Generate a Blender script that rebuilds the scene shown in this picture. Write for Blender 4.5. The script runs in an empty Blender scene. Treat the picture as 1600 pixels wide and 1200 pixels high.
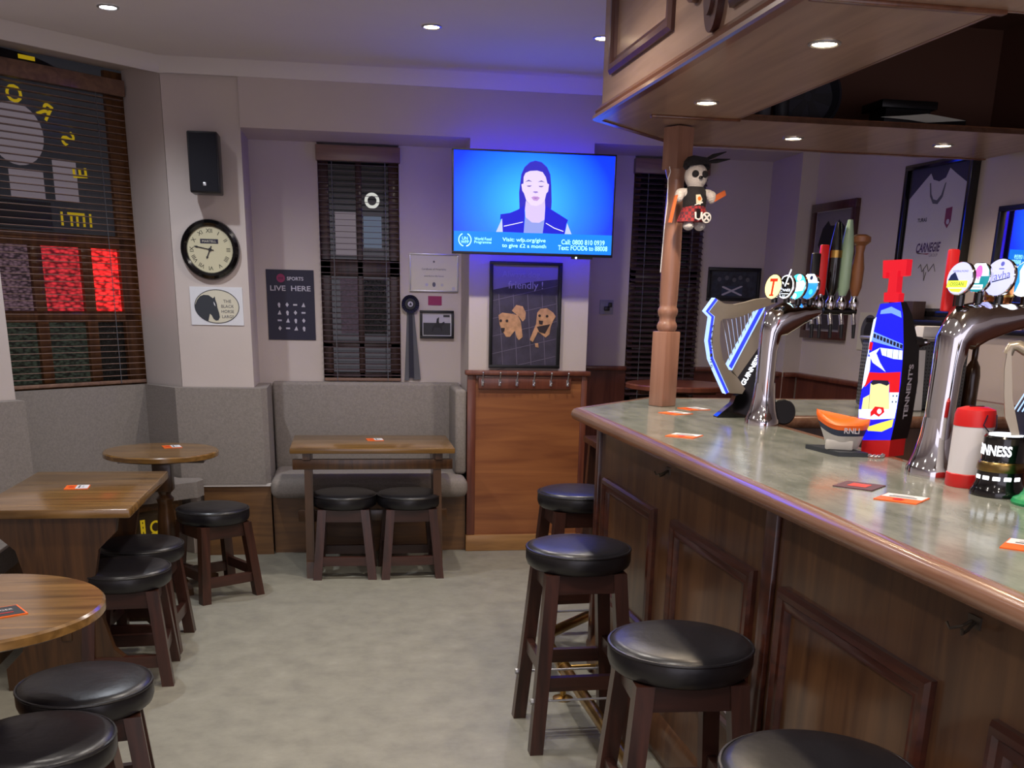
import bpy, bmesh, math, random
from mathutils import Vector, Matrix
R = math.radians
S = bpy.context.scene
C = S.collection
random.seed(5)
# ---------------------------------------------------------------- camera
def make_camera():
    p, r, y = R(17.28), R(1.207), R(9.09)
    fw = Vector((math.sin(y)*math.cos(p), math.cos(y)*math.cos(p), -math.sin(p)))
    rt = Vector((math.cos(y), -math.sin(y), 0))
    up = rt.cross(fw)
    rt2 = rt*math.cos(r) + up*math.sin(r)
    up2 = up*math.cos(r) - rt*math.sin(r)
    cd = bpy.data.cameras.new('camera'); co = bpy.data.objects.new('camera', cd); C.objects.link(co)
    m = Matrix((rt2, up2, -fw)).transposed().to_4x4(); m.translation = Vector((0, 0, 1.5))
    co.matrix_world = m
    cd.sensor_width = 36; cd.sensor_fit = 'HORIZONTAL'
    cd.lens = 36*1602/1600; cd.shift_y = 365/1600
    cd.clip_start = .05; cd.clip_end = 60
    S.camera = co
make_camera()
# ---------------------------------------------------------------- world, exposure
W = bpy.data.worlds.new('World'); S.world = W; W.use_nodes = True
W.node_tree.nodes['Background'].inputs[0].default_value = (.80, .74, .86, 1)
W.node_tree.nodes['Background'].inputs[1]  .default_value = 1.25
S.view_settings.view_transform = 'Standard'; S.view_settings.look = 'None'
S.view_settings.exposure = 0.54; S.view_settings.gamma = 1; S.view_settings.use_curve_mapping = False
# ---------------------------------------------------------------- room lamps (the ceiling and canopy downlights)
CEIL = 2.66
ROOM_SPOTS = [(-.98, 5.18, 42, 2), (.407, 5.18, 42, 0), (1.2, 5.2, 32, 0),
              (-.98, 3.45, 30, 0), (.35, 3.45, 48, 0), (-.98, 1.7, 30, 0), (.35, 1.7, 44, 0), (.35, 0, 36, 0), (-.98, 0, 30, 0)]
def spot(loc, power, col=(1, .80, .62), size=150, rad=.03, blend=.85):
    l = bpy.data.lights.new('downlight_lamp', 'SPOT'); l.energy = power; l.color = col
    l.spot_size = R(size); l.spot_blend = blend; l.shadow_soft_size = rad
    o = bpy.data.objects.new('downlight_lamp', l); C.objects.link(o); o.location = loc
    return o
for (lx, ly, pw, cool) in ROOM_SPOTS:
    spot((lx, ly, CEIL-.03), pw, (1, .92, .84) if not cool else (.86, .92, 1))
# ---------------------------------------------------------------- materials
def lin(c):
    if isinstance(c, str):
        c = [int(c[i:i+2], 16)/255 for i in (0, 2, 4)]
    return tuple(x/12.92 if x <= .04045 else ((x+.055)/1.055)**2.4 for x in c) + (1,)
MATS = {}
def newmat(name):
    m = bpy.data.materials.new(name); m.use_nodes = True; MATS[name] = m
    return m, m.node_tree, m.node_tree.nodes['Principled BSDF']
def pm(name, col, rough=.5, metal=0, noise=None, bump=None, coat=0, spec=.5):
    m, nt, b = newmat(name); c = lin(col)
    b.inputs['Base Color'].default_value = c; b.inputs['Roughness'].default_value = rough
    b.inputs['Metallic'].default_value = metal; b.inputs['Coat Weight'].default_value = coat
    b.inputs['Coat Roughness'].default_value = .12; b.inputs['Specular IOR Level'].default_value = spec
    if noise or bump:
        tc = nt.nodes.new('ShaderNodeTexCoord')
    if noise:
        n = nt.nodes.new('ShaderNodeTexNoise'); n.inputs['Scale'].default_value = noise[0]; n.inputs['Detail'].default_value = 6
        nt.links.new(tc.outputs['Object'], n.inputs['Vector'])
        r = nt.nodes.new('ShaderNodeValToRGB'); a = noise[1]
        r.color_ramp.elements[0].position = .3; r.color_ramp.elements[1].position = .7
        r.color_ramp.elements[0].color = tuple(x*(1-a) for x in c[:3])+(1,); r.color_ramp.elements[1].color = tuple(min(1, x*(1+a)) for x in c[:3])+(1,)
        nt.links.new(n.outputs[0], r.inputs[0]); nt.links.new(r.outputs[0], b.inputs['Base Color'])
    if bump:
        n2 = nt.nodes.new('ShaderNodeTexNoise'); n2.inputs['Scale'].default_value = bump[0]; n2.inputs['Detail'].default_value = 3
        nt.links.new(tc.outputs['Object'], n2.inputs['Vector'])
        bp = nt.nodes.new('ShaderNodeBump'); bp.inputs['Strength'].default_value = bump[1]; bp.inputs['Distance'].default_value = .01
        nt.links.new(n2.outputs[0], bp.inputs['Height']); nt.links.new(bp.outputs[0], b.inputs['Normal'])
    return m
def wood(name, c1, c2, axis='Z', rough=.4, coat=.2, scale=1.0):
    m, nt, b = newmat(name)
    tc = nt.nodes.new('ShaderNodeTexCoord'); mp = nt.nodes.new('ShaderNodeMapping')
    k = [14*scale]*3; k['XYZ'.index(axis)] = 1.2*scale; mp.inputs['Scale'].default_value = k
    nt.links.new(tc.outputs['Object'], mp.inputs['Vector'])
    n = nt.nodes.new('ShaderNodeTexNoise'); n.inputs['Scale'].default_value = 1.6; n.inputs['Detail'].default_value = 8; n.inputs['Distortion'].default_value = 1.2
    nt.links.new(mp.outputs[0], n.inputs['Vector'])
    r = nt.nodes.new('ShaderNodeValToRGB')
    r.color_ramp.elements[0].position = .32; r.color_ramp.elements[1].position = .68
    r.color_ramp.elements[0].color = lin(c1); r.color_ramp.elements[1].color = lin(c2)
    nt.links.new(n.outputs[0], r.inputs[0]); nt.links.new(r.outputs[0], b.inputs['Base Color'])
    b.inputs['Roughness'].default_value = rough; b.inputs['Coat Weight'].default_value = coat; b.inputs['Coat Roughness'].default_value = .15
    return m
def em(name, col, strength=1.0, rough=.3):
    m, nt, b = newmat(name); c = lin(col)
    b.inputs['Base Color'].default_value = (c[0]*.2, c[1]*.2, c[2]*.2, 1); b.inputs['Roughness'].default_value = rough
    b.inputs['Emission Color'].default_value = c; b.inputs['Emission Strength'].default_value = strength
    return m
wall_m = pm('cream_wall_paint', 'C2B6B0', .75, noise=(3, .03), bump=(60, .04))
ceil_m = pm('ceiling_paint', 'DCD6D4', .85, noise=(1.2, .04))
trim_m = pm('cornice_paint', 'DAD4D0', .7)
m_floor, nt, bs = newmat('mottled_floor_sheet')
tc = nt.nodes.new('ShaderNodeTexCoord'); n1 = nt.nodes.new('ShaderNodeTexNoise'); n1.inputs['Scale'].default_value = 7.5; n1.inputs['Detail'].default_value = 10; n1.inputs['Roughness'].default_value = .68
nt.links.new(tc.outputs['Object'], n1.inputs['Vector']); rp = nt.nodes.new('ShaderNodeValToRGB')
for i, (p_, c_) in enumerate(((.33, '7E7C72'), (.5, '8A887C'), (.62, '908E82'), (.74, '9A988C'))):
    e = rp.color_ramp.elements[i] if i < 2 else rp.color_ramp.elements.new(p_)
    e.position = p_; e.color = lin(c_)
nt.links.new(n1.outputs[0], rp.inputs[0]); nt.links.new(rp.outputs[0], bs.inputs['Base Color']); bs.inputs['Roughness'].default_value = .5
m_top, nt, bs = newmat('grey_green_laminate')
tc = nt.nodes.new('ShaderNodeTexCoord'); mp = nt.nodes.new('ShaderNodeMapping'); mp.inputs['Scale'].default_value = (9, 3.5, 6)
nt.links.new(tc.outputs['Object'], mp.inputs['Vector'])
n1 = nt.nodes.new('ShaderNodeTexNoise'); n1.inputs['Scale'].default_value = 1.5; n1.inputs['Detail'].default_value = 10; n1.inputs['Roughness'].default_value = .7
nt.links.new(mp.outputs[0], n1.inputs['Vector']); rp = nt.nodes.new('ShaderNodeValToRGB')
for i, (p_, c_) in enumerate(((.3, '656A60'), (.47, '7E827A'), (.56, '898C84'), (.72, '96988F'))):
    e = rp.color_ramp.elements[i] if i < 2 else rp.color_ramp.elements.new(p_)
    e.position = p_; e.color = lin(c_)
nt.links.new(n1.outputs[0], rp.inputs[0]); nt.links.new(rp.outputs[0], bs.inputs['Base Color']); bs.inputs['Roughness'].default_value = .16
leather = pm('black_vinyl', '17161A', .34, noise=(8, .15), bump=(25, .12))
legw = wood('dark_oak_legs', '26120A', '45241A', 'Z', .4, .25)
railw = wood('dark_oak_rails', '26120A', '42221A', 'X', .4, .2)
tablew = wood('brown_oak_top', '5A4020', '8E6A3A', 'X', .22, .5, .8)
tabled = wood('brown_oak_dark', '342010', '56381E', 'Z', .35, .3)
barw = wood('mahogany_front', '432A1C', '60422A', 'Z', .32, .35, .7)
barm = wood('mahogany_moulding', '331812', '4C261A', 'Y', .3, .4)
nosew = wood('counter_wood_edge', '75503C', '94705A', 'Y', .25, .5)
canw = wood('canopy_veneer', '84695A', 'A08270', 'Y', .38, .3, .6)
canm = wood('canopy_moulding', '5A3624', '7A4E36', 'Y', .3, .4)
canfr = wood('canopy_frame_moulding', '3E2220', '56322C', 'Z', .3, .4)
postw = wood('turned_post_wood', '8A6252', 'A87C68', 'Z', .35, .4, .6)
panw = wood('panel_veneer', '7A4628', '9C6238', 'X', .38, .3, .55)
panf = wood('panel_frame_wood', '5A2C22', '74402E', 'Z', .35, .35)
dadow = wood('wainscot_wood', '4C2620', '66382C', 'Z', .35, .35)
plyw = wood('bench_base_ply', '5E4026', '7A5632', 'X', .45, .2)
plinthw = wood('pale_plinth_wood', '8A6238', 'A87C4A', 'X', .42, .2)
blindw = pm('blind_wood_slats', '846A60', .45, noise=(20, .15))
valw = wood('blind_valance_wood', '6E5246', '8A6A58', 'X', .45, .2)
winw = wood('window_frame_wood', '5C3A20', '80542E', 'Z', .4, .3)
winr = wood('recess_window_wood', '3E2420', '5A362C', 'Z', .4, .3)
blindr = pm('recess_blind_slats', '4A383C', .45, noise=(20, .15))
fabric = pm('grey_bench_fabric', '88807A', .9, noise=(90, .12), bump=(220, .25))
blackp = pm('black_plastic', '0F0F13', .38)
blackg = pm('black_gloss', '08080A', .12, coat=.5)
chrome = pm('chrome', 'D8D8DC', .07, 1)
steel = pm('brushed_steel', 'B8B8BA', .35, .8)
brass = pm('aged_brass', 'B08B4A', .28, 1, noise=(20, .2))
bronze = pm('bronze_paint', 'A09686', .3, .55)
white = pm('white_paper', 'D6D6DA', .6)
greyp = pm('grey_ink', '5A5A60', .6)
dgrey = pm('dark_grey', '2E2E33', .55)
redp = pm('red_plastic', 'C81E20', .35)
greenp = pm('green_plastic', '118A4E', .35)
orangep = pm('orange_plastic', 'F26A1E', .4)
creamp = pm('cream_card', 'CFC9B4', .5)
navy = pm('navy_poster_ink', '15122E', .5)
pink = pm('pink_ink', '8E1F55', .5)
glassd = pm('dark_night_glass', '191B1F', .12, spec=.6)
mirror = pm('mirror_glass', 'E0E0E4', .02, 1)
lamp_on = em('lamp_lens_lit', 'FFE2B8', 26)
lamp_cool = em('lamp_lens_lit_cool', 'F4F4FF', 26)
# ---------------------------------------------------------------- mesh builder
CAM_SCALE, CAM_Z = 1.0, 0.0                                   # scale and z offset of the vertices; bar group scaled about the camera
class Fr:
    """a flat frame of reference: origin, right, up; normal = right x up"""
    def __init__(s, o, e1=(1, 0, 0), e2=(0, 0, 1)):
        s.o = Vector(o); s.a = Vector(e1).normalized(); s.b = Vector(e2).normalized(); s.n = s.a.cross(s.b)
    def __call__(s, u, v, w=0):
        return s.o + s.a*u + s.b*v + s.n*w
ID = Fr((0, 0, 0), (1, 0, 0), (0, 1, 0))
TXT = {}
def text_data(t, shear=0, bold=0):
    k = (t, shear, bold)
    if k in TXT: return TXT[k]
    cu = bpy.data.curves.new('t', 'FONT'); cu.body = t; cu.size = 1; cu.align_x = 'CENTER'; cu.align_y = 'CENTER'
    cu.shear = shear; cu.offset = bold; cu.resolution_u = 3
    ob = bpy.data.objects.new('t', cu); C.objects.link(ob)
    dg = bpy.context.evaluated_depsgraph_get()
    me = bpy.data.meshes.new_from_object(ob.evaluated_get(dg))
    d = ([v.co.copy() for v in me.vertices], [list(p.vertices) for p in me.polygons])
    bpy.data.objects.remove(ob); bpy.data.curves.remove(cu); bpy.data.meshes.remove(me)
    xs = [v.x for v in d[0]]; ys = [v.y for v in d[0]]
    cx, cy = (min(xs)+max(xs))/2, (min(ys)+max(ys))/2
    for v in d[0]: v.x -= cx; v.y -= cy
    TXT[k] = (d[0], d[1], max(xs)-min(xs), max(ys)-min(ys))
    return TXT[k]
class B:
    def __init__(s): s.v = []; s.f = []; s.mi = []; s.mats = []
    def add(s, vs, fs, mat, M=None):
        k = len(s.v)
        s.v += [tuple(M @ Vector(v)) if M is not None else tuple(v) for v in vs]
        if mat not in s.mats: s.mats.append(mat)
        i = s.mats.index(mat)
        for f in fs: s.f.append([k+j for j in f]); s.mi.append(i)
        return s
    def box(s, lo, hi, mat, bev=0, M=None, seg=2):
        bm = bmesh.new(); bmesh.ops.create_cube(bm, size=1)
        for v in bm.verts:
            v.co = Vector([lo[i]+(v.co[i]+.5)*(hi[i]-lo[i]) for i in range(3)])
        if bev: bmesh.ops.bevel(bm, geom=bm.edges[:], offset=bev, segments=seg, affect='EDGES', profile=.5)
        bm.verts.index_update()
        s.add([v.co.copy() for v in bm.verts], [[v.index for v in f.verts] for f in bm.faces], mat, M); bm.free()
        return s
    def fbox(s, fr, u0, v0, w0, u1, v1, w1, mat, bev=0):
        M = Matrix((fr.a, fr.b, fr.n)).transposed().to_4x4(); M.translation = fr.o
        return s.box((u0, v0, w0), (u1, v1, w1), mat, bev, M)
    def prism(s, poly, w0, w1, mat, fr=ID, bev=0, seg=2):
        """polygon in frame (u, v), extruded from w0 to w1 along the normal"""
        A = sum(poly[i][0]*poly[(i+1) % len(poly)][1]-poly[(i+1) % len(poly)][0]*poly[i][1] for i in range(len(poly)))
        if A < 0: poly = poly[::-1]
        bm = bmesh.new()
        bot = [bm.verts.new((u, v, w0)) for u, v in poly]; top = [bm.verts.new((u, v, w1)) for u, v in poly]
        n = len(poly); bm.faces.new(bot[::-1]); bm.faces.new(top)
        for i in range(n): bm.faces.new((bot[i], bot[(i+1) % n], top[(i+1) % n], top[i]))
        if bev: bmesh.ops.bevel(bm, geom=[e for e in bm.edges if e.calc_face_angle(0) > .5], offset=bev, segments=seg, affect='EDGES', profile=.5)
        bm.verts.index_update()
        M = Matrix((fr.a, fr.b, fr.n)).transposed().to_4x4(); M.translation = fr.o
        s.add([v.co.copy() for v in bm.verts], [[v.index for v in f.verts] for f in bm.faces], mat, M); bm.free()
        return s
    def poly(s, fr, pts, mat, lay=0, t=.0006):
        A = sum(pts[i][0]*pts[(i+1) % len(pts)][1]-pts[(i+1) % len(pts)][0]*pts[i][1] for i in range(len(pts)))
        if A < 0: pts = pts[::-1]
        s.add([fr(u, v, (lay+1)*t) for u, v in pts], [list(range(len(pts)))], mat); return s
    def rect(s, fr, u0, v0, u1, v1, mat, lay=0, t=.0006):
        return s.poly(fr, [(u0, v0), (u1, v0), (u1, v1), (u0, v1)], mat, lay, t)
    def disc(s, fr, u, v, r, mat, lay=0, r2=None, n=28, t=.0006):
        r2 = r2 or r
        return s.poly(fr, [(u+r*math.cos(2*math.pi*i/n), v+r2*math.sin(2*math.pi*i/n)) for i in range(n)], mat, lay, t)
    def ring(s, fr, u, v, r, w, mat, lay=0, r2=None, n=36, t=.0006):
        r2 = r2 or r; vs = []; fs = []
        for i in range(n):
            a = 2*math.pi*i/n
            vs += [fr(u+r*math.cos(a), v+r2*math.sin(a), (lay+1)*t), fr(u+(r-w)*math.cos(a), v+(r2-w)*math.sin(a), (lay+1)*t)]
        for i in range(n):
            j = (i+1) % n; fs.append([2*i, 2*j, 2*j+1, 2*i+1])
        s.add(vs, fs, mat); return s
    def text(s, fr, t, u, v, mat, h=None, w=None, rot=0, lay=1, shear=0, bold=0, t_=.0006, fn=None, mirror=False):
        d, f, tw, th = text_data(t, shear, bold)
        kx = (w/tw) if w else None; ky = (h/th) if h else None
        kx = kx or ky; ky = ky or kx
        ca, sa = math.cos(rot), math.sin(rot); out = []
        for q in d:
            x, y = q.x*kx*(-1 if mirror else 1), q.y*ky; uu, vv = u+x*ca-y*sa, v+x*sa+y*ca
            out.append(fn(uu, vv) if fn else fr(uu, vv, (lay+1)*t_))
        s.add(out, f, mat); return s
    def lathe(s, prof, mat, M=None, n=32, sx=1, sy=1, cap=True):
        vs = []; fs = []; idx = []
        for r, z in prof:
            if r < 1e-6: idx.append([len(vs)]); vs.append((0, 0, z))
            else:
                idx.append(list(range(len(vs), len(vs)+n)))
                vs += [(r*sx*math.cos(2*math.pi*i/n), r*sy*math.sin(2*math.pi*i/n), z) for i in range(n)]
        for a, b in zip(idx, idx[1:]):
            for i in range(n):
                j = (i+1) % n
                if len(a) == 1 and len(b) == 1: continue
                if len(a) == 1: fs.append([a[0], b[i], b[j]])
                elif len(b) == 1: fs.append([a[i], a[j], b[0]])
                else: fs.append([a[i], a[j], b[j], b[i]])
        if len(idx[0]) > 1 and cap: fs.append(idx[0][::-1])
        if len(idx[-1]) > 1 and cap: fs.append(idx[-1])
        s.add(vs, fs, mat, M); return s
    def cyl(s, p0, p1, r, mat, n=16, r1=None):
        p0 = Vector(p0); p1 = Vector(p1); d = p1-p0
        M = d.to_track_quat('Z', 'Y').to_matrix().to_4x4(); M.translation = p0
        return s.lathe([(r, 0), (r if r1 is None else r1, d.length)], mat, M, n)
    def ball(s, c, r, mat, n=16, M=None):
        if isinstance(r, (int, float)): r = (r, r, r)
        k = max(6, n//2)
        pr = [(math.sin(math.pi*i/k), -math.cos(math.pi*i/k)) for i in range(k+1)]
        pr[0] = (0, -1); pr[-1] = (0, 1)
        MM = Matrix.Translation(Vector(c)) @ (M or Matrix.Identity(4)) @ Matrix.Diagonal((r[0], r[1], r[2], 1))
        return s.lathe(pr, mat, MM, n)
    def tube(s, pts, r, mat, n=8, closed=False):
        pts = [Vector(p) for p in pts]; vs = []; fs = []; N = len(pts)
        rs = r if isinstance(r, list) else [r]*N
        ref = None
        for i, p in enumerate(pts):
            a = pts[(i-1) % N] if (i or closed) else p; b = pts[(i+1) % N] if (i < N-1 or closed) else p
            t = (b-a).normalized()
            if ref is None: ref = t.orthogonal().normalized()
            ref = (ref - t*ref.dot(t)).normalized(); o = t.cross(ref)
            for k in range(n):
                an = 2*math.pi*k/n; vs.append(p+(ref*math.cos(an)+o*math.sin(an))*rs[i])
        for i in range(N if closed else N-1):
            j = (i+1) % N
            for k in range(n):
                l = (k+1) % n; fs.append([i*n+k, i*n+l, j*n+l, j*n+k])
        if not closed: fs += [list(range(n))[::-1], [(N-1)*n+k for k in range(n)]]
        s.add(vs, fs, mat); return s
    def beam(s, p0, p1, w, d, mat, side=None):
        """square-section bar from p0 to p1; horizontal slices when it stands"""
        p0 = Vector(p0); p1 = Vector(p1); t = (p1-p0).normalized()
        if abs(t.z) > .6: a, b = Vector((1, 0, 0)), Vector((0, 1, 0))
        else:
            b = Vector((0, 0, 1)); a = t.cross(b).normalized(); b = a.cross(t)
        q = [(-w/2, -d/2), (w/2, -d/2), (w/2, d/2), (-w/2, d/2)]
        vs = [p0+a*x+b*y for x, y in q]+[p1+a*x+b*y for x, y in q]
        fs = [[3, 2, 1, 0], [4, 5, 6, 7]]+[[i, (i+1) % 4, 4+(i+1) % 4, 4+i] for i in range(4)]
        s.add(vs, fs, mat); return s
    def loft(s, rings, mat, cap=True):
        n = len(rings[0]); vs = [v for r in rings for v in r]; fs = []
        for i in range(len(rings)-1):
            for k in range(n):
                l = (k+1) % n; fs.append([i*n+k, i*n+l, (i+1)*n+l, (i+1)*n+k])
        if cap: fs += [list(range(n))[::-1], [(len(rings)-1)*n+k for k in range(n)]]
        s.add(vs, fs, mat); return s
    def build(s, name, parent=None, loc=None, rotz=0, sharp=35):
        me = bpy.data.meshes.new(name); me.from_pydata([(v[0]*CAM_SCALE, v[1]*CAM_SCALE, v[2]*CAM_SCALE+CAM_Z) for v in s.v], [], s.f)
        for m in s.mats: me.materials.append(m)
        me.polygons.foreach_set('material_index', s.mi)
        me.validate(); me.update()
        bm = bmesh.new(); bm.from_mesh(me)
        bmesh.ops.recalc_face_normals(bm, faces=bm.faces); bm.to_mesh(me); bm.free()
        me.polygons.foreach_set('use_smooth', [True]*len(me.polygons))
        me.set_sharp_from_angle(angle=R(sharp))
        o = bpy.data.objects.new(name, me); C.objects.link(o)
        if parent is not None: o.parent = parent
        if loc is not None: o.location = loc if parent is None else (loc[0]*CAM_SCALE, loc[1]*CAM_SCALE, loc[2]*CAM_SCALE+CAM_Z)
        if rotz: o.rotation_euler = (0, 0, rotz)
        return o
def thing(name, label, cat, loc=(0, 0, 0), rotz=0, group=None):
    o = bpy.data.objects.new(name, None); C.objects.link(o); o.empty_display_size = .1
    o.location = loc; o.rotation_euler = (0, 0, rotz); o['label'] = label; o['category'] = cat
    if group: o['group'] = group
    return o
def tag(o, label, cat, group=None):
    o['label'] = label; o['category'] = cat
    if group: o['group'] = group
    return o
def struct(o, label=None):
    o['kind'] = 'structure'
    if label: o['label'] = label
    return o
def dup(root, loc, rotz, label, group=None):
    r = root.copy(); C.objects.link(r); r.location = loc; r.rotation_euler = (0, 0, rotz); r['label'] = label
    if group: r['group'] = group
    for ch in list(root.children):
        c = ch.copy(); C.objects.link(c); c.parent = r
        for g in list(ch.children):
            d = g.copy(); C.objects.link(d); d.parent = c
    return r
# ================================================================ ROOM (most positions and outlines from here on unprojected from image pixels)
s2 = math.sqrt(.5)
P1 = (-.947, 6.22)                                  # corner of the left column and the corner-window reveal
YB = 6.65                                           # back of the two recesses
WO = Vector((-1.2, 6.49, 0))                        # corner window: plane through this point, running at 45 degrees
WF = Fr(WO, (s2, s2, 0), (0, 0, 1))                 # u = 0 at its right end, negative to the left
struct(B().box((-3, -2.2, -.1), (4, 7.2, 0), m_floor).build('floor'))
struct(B().box((-3, -2.2, CEIL), (4, 7.2, CEIL+.1), ceil_m).build('ceiling'))
w = B()
w.box((-.945, 6.22, 0), (-.545, 7.0, CEIL), wall_m)                     # left column
w.box((-.545, 6.2, 2.35), (.70, 7.0, CEIL), wall_m)                     # header of the left recess
w.box((-.545, YB, 0), (-.153, 7.0, 2.35), wall_m); w.box((.324, YB, 0), (.70, 7.0, 2.35), wall_m)
w.box((-.153, YB, 0), (.324, 7.0, .985), wall_m)
w.box((.70, 6.2, 0), (1.41, 7.0, CEIL), wall_m)                         # chimney breast
w.box((1.41, 6.2, 2.35), (2.66, 7.0, CEIL), wall_m)                     # header of the right recess
w.box((1.41, YB, 0), (1.77, 7.0, 2.35), wall_m); w.box((2.235, YB, 0), (2.66, 7.0, 2.35), wall_m)
w.box((1.77, YB, 0), (2.235, 7.0, .85), wall_m)
w.box((2.66, 6.2, 0), (3.1, 7.0, CEIL), wall_m)
struct(w.build('wall_back'))
w = B()                                                                 # corner wall with the deep window opening
w.prism([(-2.1, 5.07), (-1.647, 5.52), (-1.93, 5.80), (-2.4, 5.33)], 0, CEIL, wall_m)
w.prism([(P1[0], P1[1]), (-.945, 7.0), (-1.19, 7.0), (-1.19, 6.50)], 0, CEIL, wall_m)
w.prism([(-1.647, 5.52), P1, (-1.19, 6.52), (-1.93, 5.80)], 2.648, CEIL, wall_m)
w.prism([(-2.0, 5.69), (-1.19, 6.50), (-1.26, 6.57), (-2.07, 5.76)], 0, .96, wall_m)
w.fbox(WF, -1.25, 2.45, -.3, .3, CEIL, -.09, wall_m); w.fbox(WF, .03, .9, -.3, .3, CEIL, -.085, wall_m)
struct(w.build('wall_corner'))
struct(B().box((-2.15, -2.2, 0), (-1.95, 5.23, CEIL), wall_m).build('wall_left'))
RWF = Fr((2.76, 6.3, 0), (.061, -1, 0), (0, 0, 1))                      # right wall, u runs towards the camera
struct(B().fbox(RWF, -.1, 0, -.2, 8.6, CEIL, 0, wall_m).build('wall_right'))
# cornice: a coved moulding that follows the walls
def sweep(path, prof, mat):
    b = B(); rings = []
    P = [Vector((x, y, 0)) for x, y in path]
    for i, p in enumerate(P):
        d0 = (p-P[i-1]).normalized() if i else (P[1]-p).normalized()
        d1 = (P[i+1]-p).normalized() if i < len(P)-1 else d0
        n0 = Vector((d0.y, -d0.x, 0)); n1 = Vector((d1.y, -d1.x, 0)); m = (n0+n1).normalized(); k = 1/max(.3, m.dot(n0))
        rings.append([p+m*k*o+Vector((0, 0, z)) for o, z in prof])
    return b.loft(rings, mat)
path = [(-1.95, -2.0), (-1.95, 5.22), P1, (-.9, 6.2), (2.745, 6.2), (3.22, -2.0)]
struct(sweep(path, [(0, 2.595), (.012, 2.595), (.02, 2.605), (.05, 2.632), (.085, 2.652), (.1, 2.6595), (0, 2.6595)], trim_m).build('trim_1'))
# wainscot panelling along the right recess, the stub wall and the right wall
d = B()
def wains(fr, u0, u1, h=1.07):
    d.fbox(fr, u0, 0, 0, u1, h, .018, dadow); d.fbox(fr, u0, h, 0, u1, h+.028, .04, panf, .006); d.fbox(fr, u0, 0, .018, u1, .1, .03, panf)
bk = Fr((0, YB, 0)); st = Fr((0, 6.2, 0))
wains(bk, 1.412, 1.772); wains(bk, 2.235, 2.655); d.fbox(bk, 1.77, 0, 0, 2.235, .84, .018, dadow)
wains(st, 2.662, 2.74); wains(RWF, .12, 8.2)
wains(Fr((2.66, YB, 0), (0, -1, 0)), .02, .449)
struct(d.build('trim_2'))
# ================================================================ WINDOWS
frost = pm('frosted_pane', '1B201C', .28, bump=(70, .9), spec=.7)
def lit_pane(name, col, s_, scale=26, lo=.45, hi=.62):
    m, nt, b = newmat(name); tc = nt.nodes.new('ShaderNodeTexCoord'); v = nt.nodes.new('ShaderNodeTexVoronoi'); v.inputs['Scale'].default_value = scale
    mp = nt.nodes.new('ShaderNodeMapping'); mp.inputs['Scale'].default_value = (1, 1, 2.2)
    nt.links.new(tc.outputs['Object'], mp.inputs['Vector']); nt.links.new(mp.outputs[0], v.inputs['Vector'])
    r = nt.nodes.new('ShaderNodeValToRGB'); r.color_ramp.elements[0].color = lin(col); r.color_ramp.elements[1].color = tuple(x*.12 for x in lin(col)[:3])+(1,)
    r.color_ramp.elements[0].position = .2; r.color_ramp.elements[1].position = .75
    nt.links.new(v.outputs['Distance'], r.inputs[0]); nt.links.new(r.outputs[0], b.inputs['Emission Color'])
    b.inputs['Emission Strength'].default_value = s_; b.inputs['Base Color'].default_value = (.02, .02, .02, 1); b.inputs['Roughness'].default_value = .3
    return m
red_lit = lit_pane('street_red_in_frosted_pane', 'FF2A2A', 1.3, 30)
redm_lit = lit_pane('street_dim_red_in_frosted_pane', 'D23038', .75, 30)
mauve_lit = lit_pane('street_mauve_in_frosted_pane', '8A6A78', .32, 40)
green_lit = lit_pane('street_green_in_frosted_pane', '4A5648', .22, 40)
pale_patch = em('pale_emissive_patch', '8C8088', .32)  # pale emissive patches on the window panes
yel_glow_ink = em('glowing_yellow_ink', 'C8A81A', .35)  # slight glow put into the ink so the letters are not dim
b1 = B().fbox(WF, -1.02, 1.76, -.06, .06, 2.66, -.055, em('grey_glow_pane', '55545C', .10, .12))  # faint grey glow put into the glass itself
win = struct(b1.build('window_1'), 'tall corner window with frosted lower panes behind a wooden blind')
f = B()
for (u0, v0, u1, v1) in ((-1.02, .96, 0, 1.0), (-.075, .94, .06, 2.64), (-1.04, 2.55, .05, 2.60), (-1.02, 1.72, 0, 1.79), (-.61, 1.0, -.545, 1.72), (-.315, 1.0, -.25, 1.72), (-1.02, 1.325, 0, 1.385), (-1.02, .96, -.97, 2.6)):
    f.fbox(WF, u0, v0, -.08, u1, v1, -.03, winw, .004)
f.build('window_frame', win)
sg = B()
fr2 = Fr(WF(0, 0, -.053), WF.a, (0, 0, 1))
sg.disc(fr2, -.60, 2.26, .15, pale_patch, 1)
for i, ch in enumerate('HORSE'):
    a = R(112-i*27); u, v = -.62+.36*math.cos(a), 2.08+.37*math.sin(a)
    sg.text(fr2, ch, u, v, yel_glow_ink, h=.085, rot=a-R(90), lay=2, mirror=True, bold=.02)
for u in (-.40, -.345, -.31, -.27, -.23): sg.rect(fr2, u, 1.83, u+.014, 1.90, yel_glow_ink, 2)
sg.rect(fr2, -.36, 1.885, -.26, 1.9, yel_glow_ink, 3)
sg.rect(fr2, -.665, 1.955, -.475, 2.095, pale_patch, 1); sg.rect(fr2, -.418, 1.95, -.28, 2.155, pale_patch, 1)
sg.rect(fr2, -.97, 1.80, -.45, 1.94, pm('sign_grey_panel', '3A3C3E', .4), 0)
sg.build('painted_sign', win)
g = B()
cols = [(-.97, -.61), (-.545, -.315), (-.25, -.075)]
for k, (a, b_) in enumerate(cols):
    g.fbox(WF, a, 1.385, -.06, b_, 1.72, -.055, (mauve_lit, redm_lit, red_lit)[k]); g.fbox(WF, a, 1.0, -.06, b_, 1.325, -.055, (green_lit, green_lit, frost)[k])
g.build('frosted_glass', win)
ar = B()                                                               # arched head of the window above the pelmet
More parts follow.
